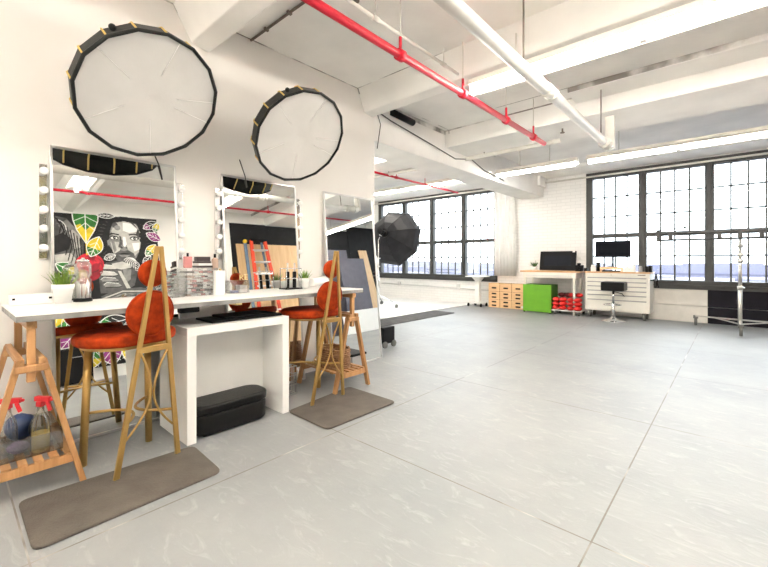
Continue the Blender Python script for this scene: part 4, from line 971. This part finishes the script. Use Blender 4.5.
# white rolling stand at the corner
t = thing('rolling_side_table', 'small white table on a central post with black castors, beside the crates', 'side table', (-5.0,9.28,0))
MB().box(-0.27,0.24,-0.2,0.2,0.765,0.79).build('top', M['white'], t, bevel=0.006)
b = MB(); b.bar((0,0,0.76),(0,0,0.66),0.26,0.2,w1=0.12,t1=0.12,up=(0,1,0)); b.box(-0.06,0.06,-0.06,0.06,0.11,0.67); b.build('post', M['white'], t, bevel=0.004)
MB().box(-0.16,0.16,-0.16,0.16,0.085,0.115).build('base', M['white'], t, bevel=0.006)
for p in ((-0.2,-0.15),(0.16,-0.15),(-0.16,0.15),(0.16,0.15)):
    b = MB(); castor_mesh(p, b, 0.04); b.box(p[0]-0.01,p[0]+0.01,p[1]-0.02,p[1]+0.02,0.06,0.09); b.build('castor', M['black'], t)

# ================================================================ CRATES
def crate(x, z, slots, label, wd=0.299, hh=0.199):
    t = thing('apple_box', label, 'wooden box', (x, 9.32, z), 0, 'wooden apple boxes stacked by the curtain')
    b = MB(); b.box(-wd/2, wd/2, 0, 0.018, 0, hh); b.box(-wd/2, wd/2, 0.252, 0.27, 0, hh)
    b.box(-wd/2, -wd/2+0.015, 0.018, 0.252, 0, hh); b.box(wd/2-0.015, wd/2, 0.018, 0.252, 0, hh); b.box(-wd/2+0.015, wd/2-0.015, 0.018, 0.252, 0, 0.012); b.box(-wd/2+0.015, wd/2-0.015, 0.018, 0.252, hh-0.012, hh)
    b.build('shell', M['crate'], t, bevel=0.002)
    zs = [hh*0.42] if slots == 1 else [hh*0.27, hh*0.72]
    for zz in zs:
        MB().prism(stadium(0.125,0.036,5,0.9), 0.004, Matrix.Translation((0,-0.0035,zz)) @ Matrix.Rotation(PI/2,4,'X') @ Matrix.Translation((0,0,-0.004))).build('hand_slot', M['black'], t)
cx = [-4.575,-4.262,-3.949]; cn = ['left', 'middle', 'right']; rn = ['bottom', 'middle', 'top']
for i in range(3):
    for j in range(3):
        crate(cx[i], j*0.207, 1 if j == 2 else 2, 'wooden apple box, %s row of the %s column of the stack' % (rn[j], cn[i]))
# green box
t = thing('green_box', 'big bright green flat-sided box under the workbench', 'box', (-3.70,9.02,0))
b = MB(); b.box(0,0.64,0,0.03,0.02,0.64); b.build('front_panel', M['limegreen'], t, bevel=0.004)
b = MB(); b.box(0,0.03,0.03,0.45,0.02,0.64); b.box(0.61,0.64,0.03,0.45,0.02,0.64); b.box(0.03,0.61,0.03,0.45,0.61,0.64); b.build('side_panel', M['darkgreen'], t, bevel=0.004)
b = MB(); b.box(-0.06,-0.015,0.05,0.1,0.06,0.11); b.build('corner_clip', M['pot'], t)
b = MB(); [b.box(x,x+0.04,y,y+0.04,0,0.02) for x in (0.01,0.59) for y in (0.005,0.4)]; b.build('foot', M['black'], t)
# dolly and sandbags
t = thing('dolly', 'low white wheeled dolly under the workbench carrying red sandbags', 'dolly', (-2.735,9.22,0))
MB().box(-0.31,0.29,-0.22,0.22,0.085,0.105).build('platform', M['white'], t, bevel=0.004)
for p in ((-0.25,-0.17),(0.25,-0.17),(-0.25,0.17),(0.25,0.17)):
    b = MB(); castor_mesh(p, b, 0.042); b.build('castor', M['wheel'], t)
def sandbag(x, y, z, rz, dark, label, s=1.0):
    t = thing('sandbag', label, 'sandbag', (x, y, z), rz, 'sandbags piled on the dolly')
    m = M['sanddark'] if dark else M['sandred']
    for k in (-1, 1):
        b = MB(); b.ball((k*0.068*s, 0, 0.045), 0.086*s, 12, (0.92,1.5,0.58)); b.build('pouch', m, t)
    MB().box(-0.02,0.02,-0.1,0.1,0.075,0.083).build('handle', M['black'], t, bevel=0.002)
names = [(-2.90,9.08,0.106,0,False,'red sandbag, bottom of the left pile'),(-2.90,9.10,0.196,0,False,'red sandbag, second from the bottom of the left pile'),(-2.90,9.10,0.286,0.1,False,'red sandbag, top of the left pile'),
  (-2.59,9.08,0.106,0,False,'red sandbag, bottom of the right pile'),(-2.59,9.10,0.196,0,False,'red sandbag, second from the bottom of the right pile'),(-2.59,9.10,0.286,-0.1,False,'red sandbag, third from the bottom of the right pile'),
  (-2.62,9.28,0.38,0.5,False,'red sandbag lying at the very top of the heap at the right'),(-2.85,9.30,0.376,0.3,True,'dark maroon sandbag behind the top of the left pile')]
for a in names: sandbag(*a)

# ================================================================ WORKBENCH
t = thing('workbench', 'cream steel workbench with a wooden top left of the tool chest', 'workbench', (-3.72,9.02,0))
MB().box(-0.05,1.26,0,0.58,0.925,0.96).build('top', M['butcher'], t, bevel=0.003)
f = MB().box(0.02,1.18,0.0,0.03,0.80,0.92).build('drawer_front', M['creammetal'], t, bevel=0.003)
MB().box(0.10,1.10,-0.018,0.0,0.845,0.862).build('pull', M['alu'], f)
MB().box(0.03,1.17,0.03,0.52,0.81,0.92).build('drawer_box', M['creammetal'], t)
for x in (0.06, 1.13):
    for y in (0.04, 0.5): MB().box(x-0.02,x+0.02,y-0.02,y+0.02,0,0.925).build('leg', M['creammetal'], t)
b = MB(); b.box(0.06,1.13,0.49,0.51,0.3,0.34); b.build('stretcher', M['creammetal'], t)
def screen(loc, W, H, rz, tiltx, label, name, cat, thick=0.03, stand=None, inner=None):
    t = thing(name, label, cat, loc, rz); z0 = stand or 0.03
    R = Matrix.Translation((0,0,z0)) @ Matrix.Rotation(tiltx, 4, 'X')
    MB().box(-W/2,W/2,0,thick,0,H,R).build('housing', M['black'], t, bevel=0.008)
    q = inner or 0.012
    MB().box(-W/2+q,W/2-q,-0.002,0.0,q,H-q,R).build('display', M['screen2'] if inner else M['screen'], t)
    return t
t = screen((-3.03,9.30,0.961), 0.79, 0.44, 0.0, -0.18, 'large black drawing display propped on the workbench', 'drawing_display', 'monitor', 0.035, 0.012, 0.10)
MB().bar((-0.2,0.20,0.006),(-0.2,0.08,0.25),0.03,0.012).build('foot', M['black'], t); MB().bar((0.2,0.20,0.006),(0.2,0.08,0.25),0.03,0.012).build('foot', M['black'], t); MB().box(0.32,0.37,-0.01,-0.003,0.42,0.455,Matrix.Rotation(-0.18,4,'X')).build('sticker', M['pot'], t)
t = thing('potted_succulent', 'small green succulent in a white pot left of the drawing display', 'plant', (-3.52,9.25,0.9605))
MB().lathe([(0.05,0),(0.06,0.085),(0.052,0.085),(0.05,0.07),(0.001,0.07)]).build('pot', M['pot'], t)
b = MB(); rnd = random.Random(11)
for i in range(34):
    a = rnd.uniform(0,2*PI); el = rnd.uniform(0.3,1.4); L = rnd.uniform(0.10,0.19); d = Vector((math.cos(a)*math.cos(el), math.sin(a)*math.cos(el), math.sin(el)))
    p = Vector((0,0,0.07)); s = Vector((-math.sin(a),math.cos(a),0))*0.014
    v = [b.bm.verts.new(q) for q in (p-s*0.4,p+s*0.4,p+d*L*0.6+s,p+d*L,p+d*L*0.6-s)]; b._f(v)
b.build('leaves', M['leaf2'], t)
t = thing('camera', 'black camera with a lens at the joint of workbench and tool chest', 'camera', (-2.53,9.22,0.9605))
MB().box(-0.085,0.085,-0.03,0.03,0,0.13).build('body', M['black'], t, bevel=0.012); MB().cyl((-0.02,-0.03,0.06),(-0.02,-0.1,0.06),0.042,n=16).build('lens', M['black'], t); MB().box(-0.04,0.03,-0.02,0.02,0.13,0.175).build('viewfinder', M['black'], t, bevel=0.008); MB().box(0.10,0.17,-0.03,0.04,0.0,0.07).build('battery', M['black'], t, bevel=0.006)
# ================================================================ TOOL CHEST
t = thing('tool_chest', 'cream rolling tool chest with a wooden top and rows of drawers', 'tool chest', (-2.38,9.10,0))
MB().box(0,1.15,0.012,0.50,0.15,0.93).build('body', M['creammetal'], t, bevel=0.006)
MB().box(-0.01,1.165,-0.005,0.51,0.931,0.957).build('worktop', M['butcher'], t, bevel=0.003)
zz = [0.17,0.40,0.50,0.59,0.68,0.77,0.855,0.925]
for k in range(7):
    z0, z1 = zz[k]+0.005, zz[k+1]-0.006
    spans = [(0.035,1.105)]
    for a0, a1 in spans:
        f = MB().box(a0,a1,0.0,0.012,z0,z1).build('drawer', M['creammetal'], t, bevel=0.003)
        if k < 6: MB().box(a0+0.01,a1-0.01,-0.014,0.0,z1-0.026,z1-0.006).build('pull', M['greybox'], f, bevel=0.002)
MB().cyl((0.49,-0.006,0.895),(0.49,0.0,0.895),0.01,n=10).build('lock', M['chrome'], t); MB().box(0.95,1.08,-0.004,0.0,0.888,0.902).build('badge', M['rust'], t)
b = MB()
for z in (0.80,): b.tube([(1.15,0.06,z),(1.21,0.06,z),(1.21,0.40,z),(1.15,0.40,z)],0.012,8)
b.build('side_handle', M['black'], t)
for p in ((0.08,0.07),(1.05,0.07),(0.08,0.4),(1.05,0.4)):
    b = MB(); b.cyl((p[0]-0.02,p[1],0.058),(p[0]+0.02,p[1],0.058),0.058,n=16); b.use(M['chrome']); b.box(p[0]-0.03,p[0]+0.03,p[1]-0.03,p[1]+0.03,0.115,0.15); b.build('castor', M['wheel'], t)
for (y,z,lb) in ((9.22,0.86,'black clamp hooked on the right side of the tool chest, upper'),(9.36,0.72,'black clamp hooked on the right side of the tool chest, lower')):
    u = thing('spring_clamp', lb, 'clamp', (-1.165,y,z), 0, 'clamps hooked on the tool chest handle')
    b = MB(); b.bar((0,0,-0.07),(0.03,0,0.07),0.02,0.025,up=(0,1,0)); b.bar((0.05,0,-0.07),(0.01,0,0.06),0.02,0.025,up=(0,1,0)); b.cyl((0.02,-0.02,0.01),(0.02,0.02,0.01),0.022,n=10); b.build('jaw', M['black'], u, bevel=0.003)
CT = 0.9575
t = thing('monitor_riser', 'low wooden riser under the computer monitor', 'riser', (-1.93,9.33,CT))
b = MB(); b.box(-0.2,0.2,-0.1,0.1,0.05,0.095); b.box(-0.2,-0.18,-0.1,0.1,0,0.05); b.box(0.18,0.2,-0.1,0.1,0,0.05); b.build('shelf', M['crate'], t, bevel=0.003)
MB().box(-0.16,0.17,-0.09,0.05,0.0,0.03).build('keyboard', M['black'], t)
t = screen((-1.925,9.38,CT+0.096), 0.66, 0.345, 0.0, 0.0, 'black computer monitor on a stand above the tool chest', 'computer_monitor', 'monitor', 0.025, 0.205)
b = MB(); b.cyl((0,0.045,0.0),(0,0.045,0.30),0.022,n=12); b.build('stand_pole', M['black'], t); MB().box(-0.09,0.09,-0.04,0.09,0,0.012).build('stand_base', M['black'], t, bevel=0.004)
def simple(name, cat, loc, fn, m, label, part=None, group=None, bevel=0.004):
    b = MB(); fn(b); o = b.build(name, m, bevel=bevel, loc=loc); tag(o, label, cat, group); return o
simple('white_jar', 'jar', (-2.26,9.25,CT), lambda b: b.lathe([(0.045,0),(0.05,0.01),(0.05,0.09),(0.04,0.11),(0.04,0.14)]), M['pot'], 'white jar on the tool chest left of the wooden riser', bevel=0)
simple('black_tin', 'tin', (-2.20,9.40,CT), lambda b: b.lathe([(0.04,0),(0.04,0.13),(0.03,0.15),(0.05,0.18),(0.03,0.2)]), M['black'], 'small dark tin behind the white jar', bevel=0)
simple('white_box', 'box', (-1.64,9.26,CT), lambda b: b.box(-0.05,0.05,-0.05,0.05,0,0.10), M['pot'], 'small white box just right of the wooden riser')
simple('white_box', 'box', (-1.54,9.28,CT), lambda b: b.box(-0.045,0.045,-0.05,0.05,0,0.15), M['pot'], 'taller white box right of the small white box')
simple('glass_jar', 'jar', (-1.40,9.22,CT), lambda b: b.lathe([(0.03,0),(0.032,0.01),(0.032,0.1),(0.02,0.12)]), M['greybox'], 'grey glass jar left of the black camera-like box', bevel=0)
t = thing('battery_charger', 'black two-part charger box at the right end of the tool chest', 'charger', (-1.31,9.28,CT))
MB().box(-0.01,0.035,-0.06,0.06,0,0.12).build('left_block', M['black'], t, bevel=0.005); MB().box(-0.06+0.1,0.10+0.0,-0.06,0.06,0,0.13).build('right_block', M['black'], t, bevel=0.005)
# square stool
t = thing('square_stool', 'black square-seated stool with a chrome column in front of the tool chest', 'stool', (-1.78,8.74,0))
MB().box(-0.185,0.215,-0.19,0.17,0.60,0.775).build('seat', M['leather'], t, bevel=0.025, bseg=3)
MB().lathe([(0.21,0.0),(0.205,0.012),(0.10,0.03),(0.04,0.07),(0.03,0.10)], n=32).build('base', M['chrome'], t)
b = MB(); b.cyl((0,0,0.08),(0,0,0.38),0.03,n=14); b.cyl((0,0,0.38),(0,0,0.6),0.022,n=14); b.build('column', M['chrome'], t)
b = MB(); b.tube([(0.15*math.cos(a),0.15*math.sin(a)-0.08,0.33) for a in [2*PI*i/20 for i in range(20)]],0.009,6,closed=True); b.build('foot_ring', M['chrome'], t)
MB().tube([(0.0,0.0,0.58),(0.16,-0.05,0.55),(0.20,-0.07,0.50)],0.007,6).build('lever', M['black'], t)

# ================================================================ ROLLING STAND AT RIGHT
t = thing('rolling_stand', 'tall nickel rolling stand in front of the dark panel, carrying two crossbars', 'stand', (0.062,8.46,0))
b = MB(); b.cyl((0,0,0.12),(0,0,0.75),0.028,n=14); b.cyl((0,0,0.75),(0,0,1.25),0.023,n=14); b.cyl((0,0,1.25),(0,0,1.66),0.018,n=14); b.build('pole', M['galv'], t)
for z in (0.75,1.18,1.28,1.42): MB().cyl((0,0,z-0.03),(0,0,z+0.03),0.036,n=12).cyl((-0.02,-0.07,z),(0.05,0.03,z),0.012,n=8).build('collar', M['galv'], t)
for p, z in (((0.01,-0.12),0.3),((-0.60,0.75),0.30),((0.72,0.55),0.30)):
    l = MB(); l.bar((0,0,z-0.06),(p[0],p[1],0.17),0.03,0.022); 
    if abs(p[0]) > 0.1: l.bar((0,0,z-0.13),(p[0]*0.55,p[1]*0.55,0.20),0.02,0.016)
    l = l.build('leg', M['galv'], t)
    b = MB(); b.cyl((p[0]-0.02,p[1],0.068),(p[0]+0.02,p[1],0.068),0.068,n=16); b.use(M['galv']); b.box(p[0]-0.035,p[0]+0.035,p[1]-0.02,p[1]+0.02,0.125,0.18); b.build('castor', M['wheel'], l)
t = thing('crossbar', 'pair of horizontal steel crossbars carried by the rolling stand, bracket at left', 'crossbar', (0.062,8.46,1.6))
MB().cyl((-1.08,-0.03,0.055),(1.3,-0.03,0.055),0.02,n=12).build('upper_bar', M['steel_frame'], t); MB().cyl((-1.08,-0.03,-0.055),(1.3,-0.03,-0.055),0.018,n=12).build('lower_bar', M['steel_frame'], t)
b = MB(); b.box(-1.10,-1.05,-0.05,-0.01,-0.08,0.13); b.cyl((-1.08,-0.03,0.115),(-0.70,-0.03,0.150),0.010,n=8); b.cyl((-0.70,-0.06,0.15),(-0.70,0.0,0.15),0.02,n=10); b.build('end_bracket', M['steel_frame'], t, bevel=0.003)
b = MB(); [b.box(x-0.03,x+0.03,-0.06,0.0,-0.05,0.05) for x in (-0.9,-0.25,0.0,0.25)]; b.build('bar_clamp', M['steel_frame'], t, bevel=0.003)
